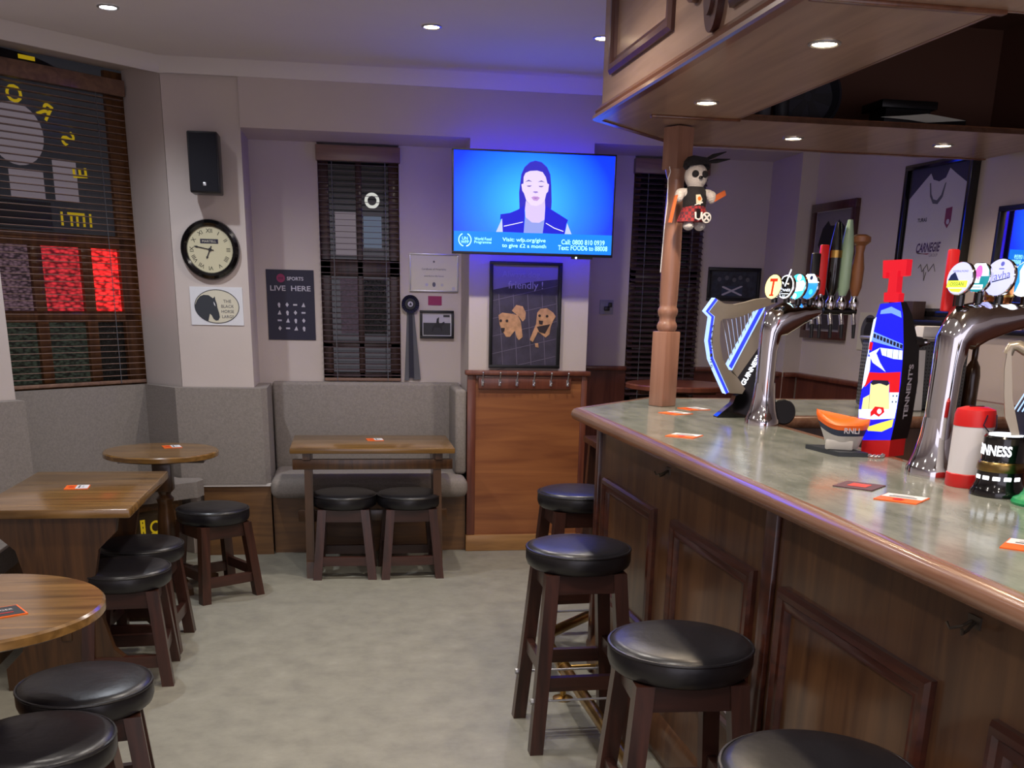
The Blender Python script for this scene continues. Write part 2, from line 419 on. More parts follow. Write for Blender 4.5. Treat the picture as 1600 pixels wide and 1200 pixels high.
ar.prism([(-.66+.40*math.cos(R(a)), 2.525+.12*math.sin(R(a))) for a in range(0, 181, 10)], -.05, -.025, blackp, WF)
ar.rect(Fr(WF(0, 0, -.0245), WF.a, (0, 0, 1)), -.56, 2.612, -.47, 2.632, yel_glow_ink, 0)
ar.build('arched_sign_top', win)
def blind(name, label, fr, u0, u1, z0, z1, pitch, tilt, depth=.036, val=.08, slat=None):
    t = thing(name, label, 'blind', fr(0, 0, 0)); L = Fr((0, 0, 0), fr.a, fr.b)
    B().fbox(L, u0-.01, z1-val, -.008, u1+.01, z1, .045, valw, .004).build('valance', t)
    s = B(); z = z1-val-.02
    while z > z0+.03:
        cz = math.cos(tilt)*depth/2; sz = math.sin(tilt)*depth/2
        vs = [L(u0, z-sz, .018-cz), L(u1, z-sz, .018-cz), L(u1, z+sz, .018+cz), L(u0, z+sz, .018+cz)]
        s.add(vs+[v+Vector((0, 0, .003)) for v in vs], [[3, 2, 1, 0], [4, 5, 6, 7], [0, 1, 5, 4], [1, 2, 6, 5], [2, 3, 7, 6], [3, 0, 4, 7]], slat or blindw); z -= pitch
    s.build('slats', t)
    B().fbox(L, u0, z0, .004, u1, z0+.018, .034, valw, .003).build('bottom_rail', t)
    c = B()
    for u in (u0+.17*(u1-u0)+.0, u1-.17*(u1-u0)): c.fbox(L, u-.002, z0, .037, u+.002, z1-val, .0385, greyp)
    c.build('ladder_cord', t)
    return t
blind('venetian_blind', 'wide wooden venetian blind over the corner window on the left', WF, -1.0, -.012, .985, 2.59, .034, R(1))
# recess windows
def sash(n, x0, x1, z0, z1, label, trans, low):
    F = Fr((0, YB+.04, 0))
    win = struct(B().fbox(F, x0, z0, -.06, x1, z1, -.055, glassd).build('window_%d' % n), label)
    f = B(); m = (x0+x1)/2
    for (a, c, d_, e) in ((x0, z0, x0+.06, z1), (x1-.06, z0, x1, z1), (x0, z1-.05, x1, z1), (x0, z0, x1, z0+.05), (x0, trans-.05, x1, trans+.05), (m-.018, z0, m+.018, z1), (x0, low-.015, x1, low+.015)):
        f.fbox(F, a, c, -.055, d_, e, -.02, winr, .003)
    f.build('window_frame', win)
    return win, F
win, F = sash(2, -.153, .324, .985, 2.345, 'narrow sash window in the left recess with dark wood frame', 1.66, 1.2)
g = B(); g.rect(F, -.06, 1.73, .065, 1.98, pale_patch, -88); g.rect(F, .11, 1.78, .22, 1.96, em('blue_emissive_patch', '6E7C92', .3), -88); g.ring(F, .165, 2.05, .045, .018, em('lamp_glint', 'C8C8C0', .7), -87)  # pale and blue emissive patches, and a glint painted as a glowing ring
g.rect(F, -.04, 1.27, .075, 1.6, lit_pane('faint_mauve_pane', '5A3A52', .25, 60), -88); g.rect(F, .105, 1.27, .25, 1.6, frost, -88)
g.build('frosted_glass', win)
sash(3, 1.77, 2.235, .85, 2.345, 'narrow sash window in the right recess behind the bar post', 1.66, 1.2)
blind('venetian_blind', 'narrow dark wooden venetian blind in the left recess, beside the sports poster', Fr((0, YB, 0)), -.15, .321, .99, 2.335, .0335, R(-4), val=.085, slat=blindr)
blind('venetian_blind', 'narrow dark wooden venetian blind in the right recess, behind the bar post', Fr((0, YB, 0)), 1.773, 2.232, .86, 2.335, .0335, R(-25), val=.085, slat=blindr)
# ================================================================ BENCHES
t = thing('corner_banquette', 'grey upholstered corner bench running under the large corner window', 'bench', (0, 0, 0))
def wq(u, w_):
    q = WF(u, 0, w_); return (q.x, q.y)
cush = [(-1.95, 1.2), (-1.44, 1.2), (-1.44, 5.55), (-.885, 6.115), (-.90, 6.14), wq(-.02, .09), wq(-.72, .09), (-1.86, 5.30), (-1.95, 5.2)]
B().prism([(-1.86, 1.2), (-1.42, 1.2), (-1.42, 5.5), (-1.14, 5.78), (-.95, 5.93), (-.87, 5.99), (-.845, 6.07), (-.87, 6.13), (-.99, 6.132), (-1.21, 6.40), (-1.75, 5.72), (-1.645, 5.525), (-1.86, 5.31)], .38, .47, fabric, bev=.035, seg=3).build('seat_cushion', t)
B().prism([(-1.86, 1.2), (-1.47, 1.2), (-1.47, 5.52), (-1.17, 5.83), (-.98, 5.98), (-.97, 6.06), (-1.0, 6.12), (-1.2, 6.36), (-1.74, 5.71), (-1.645, 5.525), (-1.86, 5.31)], 0, .38, plyw).build('seat_base', t)
B().prism([wq(-.02, .005), wq(-.02, .075), wq(-.78, .075), wq(-.98, .075), wq(-.98, .005)], .44, .975, fabric, bev=.02, seg=3).build('backrest', t)
B().prism([(-1.945, 1.2), (-1.86, 1.2), (-1.86, 5.18), (-1.585, 5.455), (-1.643, 5.513), (-1.945, 5.21)], .44, .97, fabric, bev=.02, seg=3).build('backrest', t)
t = thing('column_pad', 'grey padded back panel wrapped around the white column below the clock', 'bench back', (0, 0, 0))
colp = [(-1.185, 6.40), (-.975, 6.14), (-.50, 6.14), (-.47, 6.17), (-.47, 6.545), (-.543, 6.545), (-.543, 6.217), (-.948, 6.217), (-1.165, 6.432)]
B().prism(colp, .43, .98, fabric, bev=.018, seg=3).build('padding', t)
B().prism([(-.86, 6.16), (-.475, 6.16), (-.475, 6.50), (-.54, 6.50), (-.54, 6.215), (-.86, 6.215)], 0, .415, plyw).build('base_panel', t)
B().prism([(-.86, 6.145), (-.47, 6.145), (-.47, 6.50), (-.54, 6.50), (-.54, 6.215), (-.86, 6.215)], .415, .43, trim_m).build('rail', t)
t = thing('recess_bench', 'grey upholstered bench seat in the recess under the narrow left window', 'bench', (0, 0, 0))
B().box((-.468, 6.03, .355), (.685, 6.56, .475), fabric, .045, seg=4).build('seat_cushion', t)
B().box((-.468, 6.2, 0), (.685, 6.56, .355), plyw).build('seat_base', t)
B().box((-.468, 6.56, .40), (.695, 6.645, .985), fabric, .02, seg=3).build('backrest', t)
B().box((.618, 6.17, .475), (.688, 6.56, .98), fabric, .022, seg=3).build('side_pad', t)
# ================================================================ TABLES
def round_table(name, label, cx, cy, r, h, foot=.22, dark=tabled, top=tablew, col=.035):
    t = thing(name, label, 'table', (cx, cy, 0))
    B().lathe([(0, h-.032), (r-.012, h-.032), (r, h-.026), (r, h-.006), (r-.006, h), (0, h)], top, n=64).build('tabletop', t)
    B().box((-r*.75, -.04, h-.062), (r*.75, .04, h-.032), dark, .004).build('cleat', t)
    B().lathe([(.04, h-.2), (.03, h-.23), (.046, h-.25), (.036, h-.28), (.046, h-.36), (.052, h-.44), (.044, h-.5), (.04, .14), (.065, .12), (.065, .06), (0, .06)], dark, n=20).box((-.047, -.047, h-.21), (.047, .047, h-.062), dark, .006).build('pedestal', t)
    for k in range(4):
        a = k*math.pi/2+.5; c_, s_ = math.cos(a), math.sin(a)
        B().prism([(.03, .06), (foot, .0), (foot+.03, .0), (foot+.03, .035), (.06, .12), (.03, .12)], -.025, .025, dark, Fr((0, 0, 0), (c_, s_, 0), (0, 0, 1)), .004).build('foot', t)
    return t
def tagrp(o, g): o['group'] = g; return o
round_table('round_table', 'small round pedestal table in front of the corner bench, under the corner window', -.965, 5.50, .285, .72)
round_table('round_table', 'round brown wooden table cut off by the left edge, nearest the camera', -.985, 2.69, .335, .72, foot=.2)
# the near one stands on a heavy board leg
t = round_table('high_round_table', 'dark glossy round high table behind the bar post, by the right window', 1.88, 5.86, .30, 1.05, foot=.15, top=panf)
def trestle(name, label, x0, x1, y0, y1, h, along, th=.035, legoff=.06, curvy=True):
    """trestle table; boards stand across, a rail joins them along axis 'x' or 'y'"""
    cx, cy = (x0+x1)/2, (y0+y1)/2; t = thing(name, label, 'table', (cx, cy, 0)); a, b_ = (x1-x0)/2, (y1-y0)/2
    B().box((-a, -b_, h-th), (a, b_, h), tablew, .006).build('tabletop', t)
    L = a if along == 'x' else b_; Wd = (b_ if along == 'x' else a)-.04
    prof = [(-Wd*.95, h-th), (Wd*.95, h-th), (Wd*.9, h-th-.06), (Wd*.62, h-.16), (Wd*.5, h-.3), (Wd*.56, h-.42), (Wd*.7, .16), (Wd*.98, .09), (Wd*.98, 0), (Wd*.7, 0), (Wd*.6, .03), (-Wd*.6, .03), (-Wd*.7, 0), (-Wd*.98, 0), (-Wd*.98, .09), (-Wd*.7, .16), (-Wd*.56, h-.42), (-Wd*.5, h-.3), (-Wd*.62, h-.16), (-Wd*.9, h-th-.06)]
    for s_ in (-1, 1):
        p = s_*(L-legoff)
        fr = Fr((p, 0, 0), (0, 1, 0), (0, 0, 1)) if along == 'x' else Fr((0, p, 0), (-1, 0, 0), (0, 0, 1))
        B().prism(prof, -.02, .02, tabled, fr, .004).build('leg', t)
    e = L-.02
    B().box((-e, -.02, .2) if along == 'x' else (-.02, -e, .2), (e, .02, .27) if along == 'x' else (.02, e, .27), tabled, .004).build('stretcher', t)
    return t
trestle('trestle_table', 'rectangular brown trestle table beside the left bench, two stools tucked under it', -1.385, -.825, 3.95, 4.83, .72, 'y', legoff=.05)
t = thing('recess_table', 'narrow dark-legged wooden table in front of the recess bench, two stools under it', 'table', (.117, 5.83, 0))
B().box((-.44, -.275, .69), (.44, .275, .72), tablew, .006).build('tabletop', t)
for s_ in (-1, 1):
    x = s_*.355
    prof = [(-.25, .69), (.25, .69), (.25, .655), (.10, .60), (.055, .5), (.05, .36), (.09, .16), (.24, .09), (.25, 0), (.19, 0), (.15, .04), (-.15, .04), (-.19, 0), (-.25, 0), (-.24, .09), (-.09, .16), (-.05, .36), (-.055, .5), (-.10, .60), (-.25, .655)]
    B().prism(prof, -.02, .02, tabled, Fr((x, 0, 0), (0, 1, 0)), .004).build('leg', t)
    B().beam((x-s_*.01, -.2, .69), (x+s_*.0, -.2, .005), .045, .05, tabled).build('leg', t)
B().box((-.43, -.235, .60), (.43, -.205, .655), tabled, .004).build('upper_rail', t)
B().box((-.42, -.02, .27), (.42, .02, .335), tabled, .004).build('stretcher', t)
t = thing('side_table', 'dark wooden table half hidden behind the far end of the bar', 'table', (1.47, 5.54, 0))
B().box((-.17, -.17, .735), (.17, .17, .77), railw, .006).build('tabletop', t)
for sx in (-1, 1):
    for sy in (-1, 1): B().beam((sx*.12, sy*.12, .735), (sx*.15, sy*.15, 0), .05, .05, legw).build('leg', t)
# ================================================================ STOOLS
def make_stool(name, label, cat, h, a, b_, rail, loc, rz, group, rods=True):
    t = thing(name, label, cat, loc, rz, group)
    se = B().lathe([(0, h-.075), (.165, h-.075), (.176, h-.066), (.181, h-.05), (.181, h-.024), (.177, h-.013)], leather, n=48)
    se.lathe([(.177, h-.013), (.171, h-.005), (.155, h+.0005), (.09, h+.003), (0, h+.004)], leather, n=48)
    so = se.build('seat', t, sharp=60)
    B().tube([(.1785*math.cos(2*math.pi*i/40), .1785*math.sin(2*math.pi*i/40), h-.0125) for i in range(40)], .0045, leather, 6, True).build('piping', so)
    zt = h-.075
    for (x0, y0, x1, y1) in ((-1, -1, 1, -1), (1, -1, 1, 1), (1, 1, -1, 1), (-1, 1, -1, -1)):
        B().beam((x0*a, y0*a, zt-.035), (x1*a, y1*a, zt-.035), .024, .07, railw).build('apron', t)
    for sx in (-1, 1):
        for sy in (-1, 1): B().beam((sx*a, sy*a, zt), (sx*b_, sy*b_, 0), .046, .046, legw).build('leg', t)
    for k, (x0, y0, x1, y1) in enumerate(((-1, -1, 1, -1), (1, -1, 1, 1), (1, 1, -1, 1), (-1, 1, -1, -1))):
        z = rail[k]; q = b_+(a-b_)*z/zt
        B().beam((x0*q, y0*q, z), (x1*q, y1*q, z), .024, .05, railw).build('stretcher', t)
    if rods:
        for sx in (-1, 1):
            z = .185; q = b_+(a-b_)*z/zt
            ro = B().cyl((-q-.034, sx*q, z), (q+.034, sx*q, z), .0045, steel, 8)
            for s_ in (-1, 1): ro.cyl((s_*(q+.024), sx*q, z), (s_*(q+.034), sx*q, z), .011, steel, 8)
            ro.build('tie_rod', t)
    return t
bs0 = make_stool('bar_stool', 'tall black-topped bar stool, second from the camera', 'stool', .70, .115, .165, (.245, .30, .245, .30), (.765, 3.365, 0), R(1), 'tall stools along the bar')
dup(bs0, (.80, 2.33, 0), R(-3), 'tall black-topped bar stool nearest the middle bar panel, its seat half in shadow')
bs0['label'] = 'tall black-topped bar stool standing clear of the bar, its four legs fully in view'
dup(bs0, (.99, 4.40, 0), R(4), 'tall black-topped bar stool half hidden by the far corner of the bar')
dup(bs0, (.83, 1.60, 0), R(2), 'tall black bar stool whose seat is cut off by the bottom edge of the photo')
ls0 = make_stool('low_stool', 'low black-topped stool beside the round pedestal table, turned at an angle', 'stool', .46, .115, .150, (.10, .13, .10, .13), (-.705, 5.33, 0), R(34), 'low stools at the tables', False)
dup(ls0, (-.045, 5.70, 0), R(-2), 'left one of two low stools tucked under the narrow recess table')
dup(ls0, (.315, 5.69, 0), R(2), 'right one of two low stools tucked under the narrow recess table')
dup(ls0, (-.905, 4.13, 0), R(4), 'nearer of two low stools under the rectangular trestle table')
dup(ls0, (-.915, 4.54, 0), R(-3), 'farther of two low stools under the rectangular trestle table')
dup(ls0, (-.752, 2.83, 0), R(12), 'low black stool right beside the near round table, its whole seat in view')
dup(ls0, (-.775, 2.45, 0), R(-8), 'low black stool in the bottom left corner, cut off by the frame')
# ================================================================ THINGS ON THE BACK WALL
def fr_at(x, y, z): return Fr((x, y, z))
t = thing('wall_speaker', 'small black loudspeaker high on the white column above the clock', 'speaker', (-.725, 6.22, 2.15))
B().box((-.078, -.20, -.150), (.078, -.05, .150), blackp, .008).build('cabinet', t)
B().box((-.07, -.207, -.142), (.07, -.198, .142), pm('speaker_grille', '0B0B16', .9, noise=(300, .5)), .004).build('grille', t)
B().box((-.008, -.211, -.115), (.008, -.206, -.098), steel, .001).build('badge', t)
B().box((-.03, -.06, -.04), (.03, 0, .04), blackp).build('bracket', t)
t = thing('wall_clock', 'round dark-rimmed wall clock with roman numerals on the white column', 'clock', (-.741, 6.22, 1.725))
MX = Matrix.Rotation(R(90), 4, 'X')
B().lathe([(0, 0), (.155, 0), (.160, .012), (.155, .03), (.138, .04), (.124, .032), (.121, .02), (0, .02)], blackg, MX, 56).build('case', t)
F = Fr((0, -.0215, 0)); d = B(); d.disc(F, 0, 0, .121, pm('cream_dial', 'C9C2A2', .45), 0, n=48)
ink = pm('clock_ink', '3A382C', .6)
for i, s_ in enumerate(('XII', 'I', 'II', 'III', 'IIII', 'V', 'VI', 'VII', 'VIII', 'IX', 'X', 'XI')):
    a = R(90-30*i); d.text(F, s_, .098*math.cos(a), .098*math.sin(a), ink, h=.021, rot=a-R(90), bold=.01)
d.rect(F, -.05, .031, .046, .055, navy, 1); d.text(F, 'MARTELL', -.002, .043, creamp, h=.011, w=.075, lay=2)
d.build('dial', t)
h = B(); F2 = Fr((0, -.024, 0))
def hand(b, fr, ang, L, wd, mat, lay):
    a = R(90-ang); c_, s_ = math.cos(a), math.sin(a); q = [(-.02, -wd/2), (-.02, wd/2), (L*.72, wd/2), (L*.78, wd*1.1), (L, 0), (L*.78, -wd*1.1), (L*.72, -wd/2)]
    b.poly(fr, [(x*c_-y*s_, x*s_+y*c_) for x, y in q], mat, lay)
hand(h, F2, 203, .055, .006, blackp, 1); hand(h, F2, 281, .09, .005, blackp, 3); h.disc(F2, 0, 0, .009, blackp, 5); h.build('hands', t)
# horse poster
HORSE = [(-.1189,.0015),(-.1076,.0289),(-.0896,.051),(-.0698,.0595),(-.0424,.0585),(-.0187,.0416),(-.0086,.0526),(-.0056,.0309),(.0013,.0093),(.002,-.0071),(.0097,-.0343),(.0126,-.059),(.0043,-.0757),(-.0098,-.0786),(-.023,-.0679),(-.0302,-.0515),(-.0406,-.0407),(-.0516,-.0821),(-.0786,-.0716),(-.1046,-.0473),(-.1167,-.023)]
p = B(); F = Fr((0, -.004, 0)); p.box((-.143, -.004, -.103), (.143, 0, .103), white)
p.disc(F, 0, -.002, .1225, creamp, 0, r2=.092, n=48); p.ring(F, 0, -.002, .1225, .004, dgrey, 1, r2=.092, n=48)
p.poly(F, HORSE, pm('horse_ink', '2C3038', .6), 2); p.poly(F, [(-.017,.0253),(-.0096,.0118),(-.0077,-.0018),(-.0153,.009)], white, 3)
for i, (s_, v) in enumerate((('THE', .027), ('BLACK', 0), ('HORSE', -.028), ('LARGS', -.056))): p.text(F, s_, .058, v, greyp, h=.016, lay=2)
tag(p.build('horse_poster', loc=(-.725, 6.219, 1.426)), 'white paper poster with a dark horse head in an oval, below the clock', 'poster')
# sports poster
p = B(); F = Fr((0, -.004, 0)); p.box((-.1415, -.004, -.204), (.1415, 0, .204), navy)
lt = pm('poster_white_ink', 'B8B4C0', .5)
p.disc(F, -.055, .155, .025, pink, 1); p.text(F, 'tnt', -.055, .155, navy, h=.014, lay=2); p.text(F, 'SPORTS', .03, .153, lt, h=.021, bold=.02)
p.text(F, 'LIVE  HERE', 0, .097, lt, h=.03, w=.24, bold=.015)
random.seed(3)
for j in range(4):
    for i in range(4):
        u, v = -.072+.048*i, .002-.046*j
        k = (i*3+j*5) % 4
        if k == 0: p.disc(F, u, v, .008, lt, 1, r2=.012, n=10); p.rect(F, u-.004, v-.016, u+.006, v-.004, lt, 2)
        elif k == 1: p.poly(F, [(u-.011, v-.012), (u+.012, v-.012), (u+.003, v+.014)], lt, 1)
        elif k == 2: p.rect(F, u-.012, v-.005, u+.012, v+.005, lt, 1)
        else: p.poly(F, [(u-.01, v), (u, v-.014), (u+.01, v), (u, v+.014)], lt, 1)
tag(p.build('sports_poster', loc=(-.337, YB-.001, 1.435)), 'dark navy poster reading SPORTS LIVE HERE on the recess wall', 'poster')
# certificate, red card, rosette, racehorse photo
def picture(name, label, cat, fr, w_, h_, bw, depth, fm, paint, back=None):
    t = thing(name, label, cat, fr.o); L = Fr((0, 0, 0), fr.a, fr.b)
    b = B()
    for (u0, v0, u1, v1) in ((-w_/2, -h_/2, w_/2, -h_/2+bw), (-w_/2, h_/2-bw, w_/2, h_/2), (-w_/2, -h_/2+bw, -w_/2+bw, h_/2-bw), (w_/2-bw, -h_/2+bw, w_/2, h_/2-bw)):
        b.fbox(L, u0, v0, .001, u1, v1, depth, fm, .002)
    b.build('frame', t)
    pb = B(); pb.fbox(L, -w_/2+bw*.5, -h_/2+bw*.5, .001, w_/2-bw*.5, h_/2-bw*.5, depth*.5, back or white)
    paint(pb, Fr(L(0, 0, depth*.5), fr.a, fr.b)); pb.build('print', t)
    return t
def paint(p, F):
    for v, w_ in ((.02, .15), (-.018, .12)): p.text(F, 'Certificate of Hospitality' if v > 0 else 'awarded to this house', 0, v, greyp, w=w_)
    p.disc(F, 0, .065, .006, greyp, 1); p.disc(F, -.045, -.07, .009, lt, 1); p.disc(F, 0, -.068, .010, greyp, 1, r2=.014); p.disc(F, .05, -.07, .009, lt, 1); p.disc(F, .12, -.09, .01, lt, 1)
picture('certificate', 'white certificate in a thin pale frame right of the narrow blind', 'certificate', Fr((.532, YB, 1.641)), .30, .222, .008, .012, steel, paint, creamp)
tag(B().box((-.042, -.003, -.027), (.042, 0, .027), pink).build('card', loc=(.538, YB, 1.478)), 'small dark red card pinned up below the certificate', 'card')
def paint(p, F):
    p.rect(F, -.085, -.064, .085, .064, lt, 0); p.rect(F, -.085, -.064, .085, .01, dgrey, 1); p.rect(F, .04, .045, .08, .058, dgrey, 1)
    hz = pm('racehorse_ink', '1E1E24', .6)
    p.poly(F, [(-.03, -.02), (-.01, .005), (.02, .005), (.045, .018), (.05, .008), (.03, -.012), (.035, -.04), (.028, -.04), (.02, -.018), (-.015, -.018), (-.025, -.045), (-.032, -.045)], hz, 2)
    p.poly(F, [(-.005, .005), (.0, .035), (.014, .045), (.012, .02), (.016, .004)], hz, 3)
picture('horse_racing_photo', 'small black-framed photo of a racehorse beside the rosette', 'picture', Fr((.549, YB, 1.336)), .212, .168, .016, .02, blackp, paint)
t = thing('rosette', 'dark rosette with long hanging ribbons on the recess wall', 'rosette', (.385, YB, 1.455))
b = B(); ro = []
for i in range(48):
    a = 2*math.pi*i/48; z_ = -.02-(.008 if i % 2 else 0); ro.append((.054*math.cos(a), z_, .054*math.sin(a)))
vs = ro+[(.032*math.cos(2*math.pi*i/48), -.014, .032*math.sin(2*math.pi*i/48)) for i in range(48)]+[(.054*x/.054, -.002, zz) for x, _, zz in ro]
b.add(vs, [[i, (i+1) % 48, 48+(i+1) % 48, 48+i] for i in range(48)]+[[96+i, 96+(i+1) % 48, (i+1) % 48, i] for i in range(48)], pm('rosette_navy', '1C1A34', .5)); b.build('pleats', t)
b = B(); b.lathe([(0, .0), (.033, 0), (.033, .022), (0, .024)], blackp, MX, 28); b.disc(Fr((0, -.0245, 0)), 0, 0, .016, lt, 0); b.poly(Fr((0, -.0245, 0)), [(-.008, -.008), (.01, -.008), (.004, .009), (-.004, .006)], dgrey, 1); b.build('badge', t)
for nm, (u0, u1, du0, du1, L_, yy, mt) in zip(('ribbon',)*3, ((-.02, .005, -.04, -.012, .46, -.006, greyp), (-.005, .022, .014, .062, .455, -.008, greyp), (-.012, .012, -.012, .02, .445, -.012, pm('ribbon_black', '131228', .45)))):
    b = B(); vs = [(u0, yy, -.03), (u1, yy, -.03), (du1, yy-.004, -L_), (du0, yy-.004, -L_), (u0, yy+.003, -.03), (u1, yy+.003, -.03), (du1, yy-.001, -L_), (du0, yy-.001, -L_)]
    b.add(vs, [[0, 1, 2, 3], [7, 6, 5, 4], [0, 4, 5, 1], [2, 6, 7, 3], [1, 5, 6, 2], [3, 7, 4, 0]], mt); b.build(nm, t)
# television
t = thing('television', 'wall-mounted television showing a woman speaking on a bright blue background', 'television', (1.036, 6.0, 2.0))
hw, hh = .455, .268
b = B()
for (u0, v0, u1, v1) in ((-hw, -hh, hw, -hh+.014), (-hw, hh-.009, hw, hh), (-hw, -hh+.014, -hw+.009, hh-.009), (hw-.009, -hh+.014, hw, hh-.009)): b.box((u0, -.006, v0), (u1, .02, v1), blackp, .002)
b.box((-hw+.004, .004, -hh+.004), (hw-.004, .045, hh-.004), blackp, .006); b.box((.22, -.004, -hh-.012), (.34, .012, -hh), blackp); b.build('casing', t)
m, nt, bs = newmat('screen_blue_picture'); tc = nt.nodes.new('ShaderNodeTexCoord'); mp = nt.nodes.new('ShaderNodeMapping'); mp.inputs['Location'].default_value = (.05, 0, -.02); mp.inputs['Scale'].default_value = (2.1, 0, 2.6)
gr = nt.nodes.new('ShaderNodeTexGradient'); gr.gradient_type = 'SPHERICAL'; rp = nt.nodes.new('ShaderNodeValToRGB')
blu = lambda c: (lin(c)[0], lin(c)[1], lin(c)[2]*5, 1)
rp.color_ramp.elements[0].color = blu('0A3CF8'); rp.color_ramp.elements[1].color = blu('3CC4FF'); rp.color_ramp.elements[1].position = .85
e = rp.color_ramp.elements.new(.4); e.color = blu('1C86FF')
nt.links.new(tc.outputs['Object'], mp.inputs[0]); nt.links.new(mp.outputs[0], gr.inputs[0]); nt.links.new(gr.outputs[0], rp.inputs[0]); nt.links.new(rp.outputs[0], bs.inputs['Emission Color'])
bs.inputs['Emission Strength'].default_value = .75; bs.inputs['Base Color'].default_value = (.01, .01, .01, 1); bs.inputs['Roughness'].default_value = .2
F = Fr((0, .0005, 0)); sc = B(); sc.rect(F, -hw+.009, -hh+.014, hw-.009, hh-.009, m, 0)
V = dict(
 VHAIR=[(-.0822,-.0309),(-.0867,.0572),(-.0762,.1496),(-.0595,.1868),(-.0301,.213),(-.0001,.2218),(.0353,.2154),(.0663,.1914),(.0851,.1554),(.0919,.1003),(.0972,.0169),(.0958,-.0206),(.0576,-.0264),(-.0492,-.0298)],
 VNECK=[(-.0478,.0168),(-.0194,-.0055),(.0112,-.0092),(.0414,.0034),(.0586,.025),(.0629,-.031),(.0592,-.078),(.029,-.0954),(-.012,-.0943),(-.0482,-.0719),(-.0519,-.0252)],
 VFACE=[(-.0634,.1363),(-.0538,.1573),(-.0289,.1687),(.0113,.172),(.0418,.1653),(.0602,.1407),(.0698,.1088),(.0791,.1045),(.0752,.0673),(.0653,.0577),(.0586,.025),(.0414,.0034),(.0112,-.0092),(-.0194,-.0055),(-.0453,.0169),(-.0589,.0535),(-.0693,.0671),(-.0751,.0991),(-.0636,.1042)],
 VTOP=[(-.0493,-.0673),(-.012,-.0943),(.029,-.0954),(.0602,-.078),(.051,-.1492),(-.0565,-.1499)],
 VVESTL=[(-.188,-.0575),(-.135,-.0489),(-.0923,-.0312),(-.0549,-.0067),(-.051,-.0626),(-.0565,-.1499),(-.1737,-.1485),(-.179,-.0806),(-.19,-.0856)],
 VVESTR=[(.062,-.0029),(.0985,-.0252),(.1403,-.0473),(.1928,-.0764),(.1832,-.0979),(.1758,-.1504),(.051,-.1492),(.0592,-.078)],
 VSLL=[(-.179,-.0782),(-.1737,-.1485),(-.2117,-.1496)], VSLR=[(.1882,-.093),(.2163,-.1516),(.1758,-.1504)],
 VBROWL=[(-.0552,.1113),(-.0353,.1235),(-.0149,.1141),(-.0352,.1171)], VBROWR=[(.0154,.1138),(.0354,.1224),(.056,.1139),(.0356,.1168)],
 VEYEL=[(-.0447,.0933),(-.0169,.0956),(-.0268,.0879),(-.0395,.0884)], VEYER=[(.0211,.0942),(.0515,.0952),(.039,.0883),(.0263,.0888)],
 VNOSE=[(-.011,.0621),(-.0035,.0656),(.0142,.0662),(.0195,.0608),(.0044,.0566)], VMOUTH=[(-.0194,.034),(-.0053,.0405),(.0175,.0399),(.0304,.0333),(.0156,.018),(-.0048,.0192)], VMO2=[(-.0102,.0329),(.0202,.033),(.0051,.0288)],
 VPL1=[(-.1692,-.1169),(-.1136,-.1044),(-.063,-.0921),(-.0629,-.0958),(-.1135,-.1082),(-.1681,-.1206)], VPL2=[(.0674,-.0943),(.117,-.1188),(.168,-.1339),(.1671,-.1382),(.1145,-.1227),(.0665,-.0981)])
pc = {k: em('screen_'+k.lower(), c, .75) for k, c in dict(VHAIR='2A22B8', VFACE='DCCBF4', VNECK='CDBAF0', VTOP='8896DC', VVEST='1418C8', VSL='B8C4E8', VBROW='3A2A9A', VEYE='6A50A8', VNOSE='8E74C8', VMOUTH='B88CCC', VMO2='7A58A8', VPL='E8E8FF').items()}
for i, (k, pts) in enumerate(V.items()):
    mt = next(pc[q] for q in sorted(pc, key=len, reverse=True) if k.startswith(q)); sc.poly(F, pts, mt, 3+i, .0003)
sc.rect(F, -hw+.009, -hh+.014, hw-.009, -.150, em('screen_caption_band', '0A78E8', .9), 24, .0003)
cap = em('screen_caption_letters', 'A8FFF0', 1.2)
for s_, u0, u1, v in (('Visit: wfp.org/give', -.1755, .0677, -.190), ('to give £2 a month', -.1775, .0712, -.221), ('Call: 0800 810 0939', .1582, .4058, -.1916), ('Text: FOOD6 to 88008', .14, .423, -.2217)):
    sc.text(F, s_, (u0+u1)/2, v, cap, w=u1-u0, h=.026, bold=.008, lay=26, t_=.0003)
sc.text(F, 'World Food', -.285, -.188, cap, w=.095, h=.016, lay=26, t_=.0003); sc.text(F, 'Programme', -.285, -.207, cap, w=.095, h=.018, lay=26, t_=.0003)
sc.text(F, 'UN', -.385, -.187, cap, h=.016, lay=26, t_=.0003); sc.text(F, 'WFP', -.385, -.206, cap, h=.015, lay=26, t_=.0003)
for s_ in (-1, 1): sc.tube([F(-.385+s_*.034*math.cos(R(a)), -.195+.034*math.sin(R(a)), .008) for a in range(-75, 66, 14)], .003, cap, 5)
sc.build('screen', t)
B().disc(Fr((.245, -.006, -hh-.006)), 0, 0, .005, em('standby_light', 'C8FFE8', 8), 1, n=12).build('standby_light', t)
b = B(); b.box((-.12, .045, -.12), (.12, .06, .12), blackp); b.box((-.05, .06, -.06), (.05, .19, .06), blackp); b.box((-.1, .18, -.12), (.1, .198, .12), blackp); b.build('wall_bracket', t)
gl = em('added_blue_glow', '2A18FF', 40.0)  # added emissive strips behind the set, to cast a blue halo on the wall
b = B()
for (u0, v0, u1, v1) in ((-.40, .215, .40, .222), (-.40, -.222, .40, -.215), (-.407, -.2, -.40, .2), (.40, -.2, .407, .2)): b.box((u0, .0455, v0), (u1, .050, v1), gl)
b.build('added_halo_strip', t)
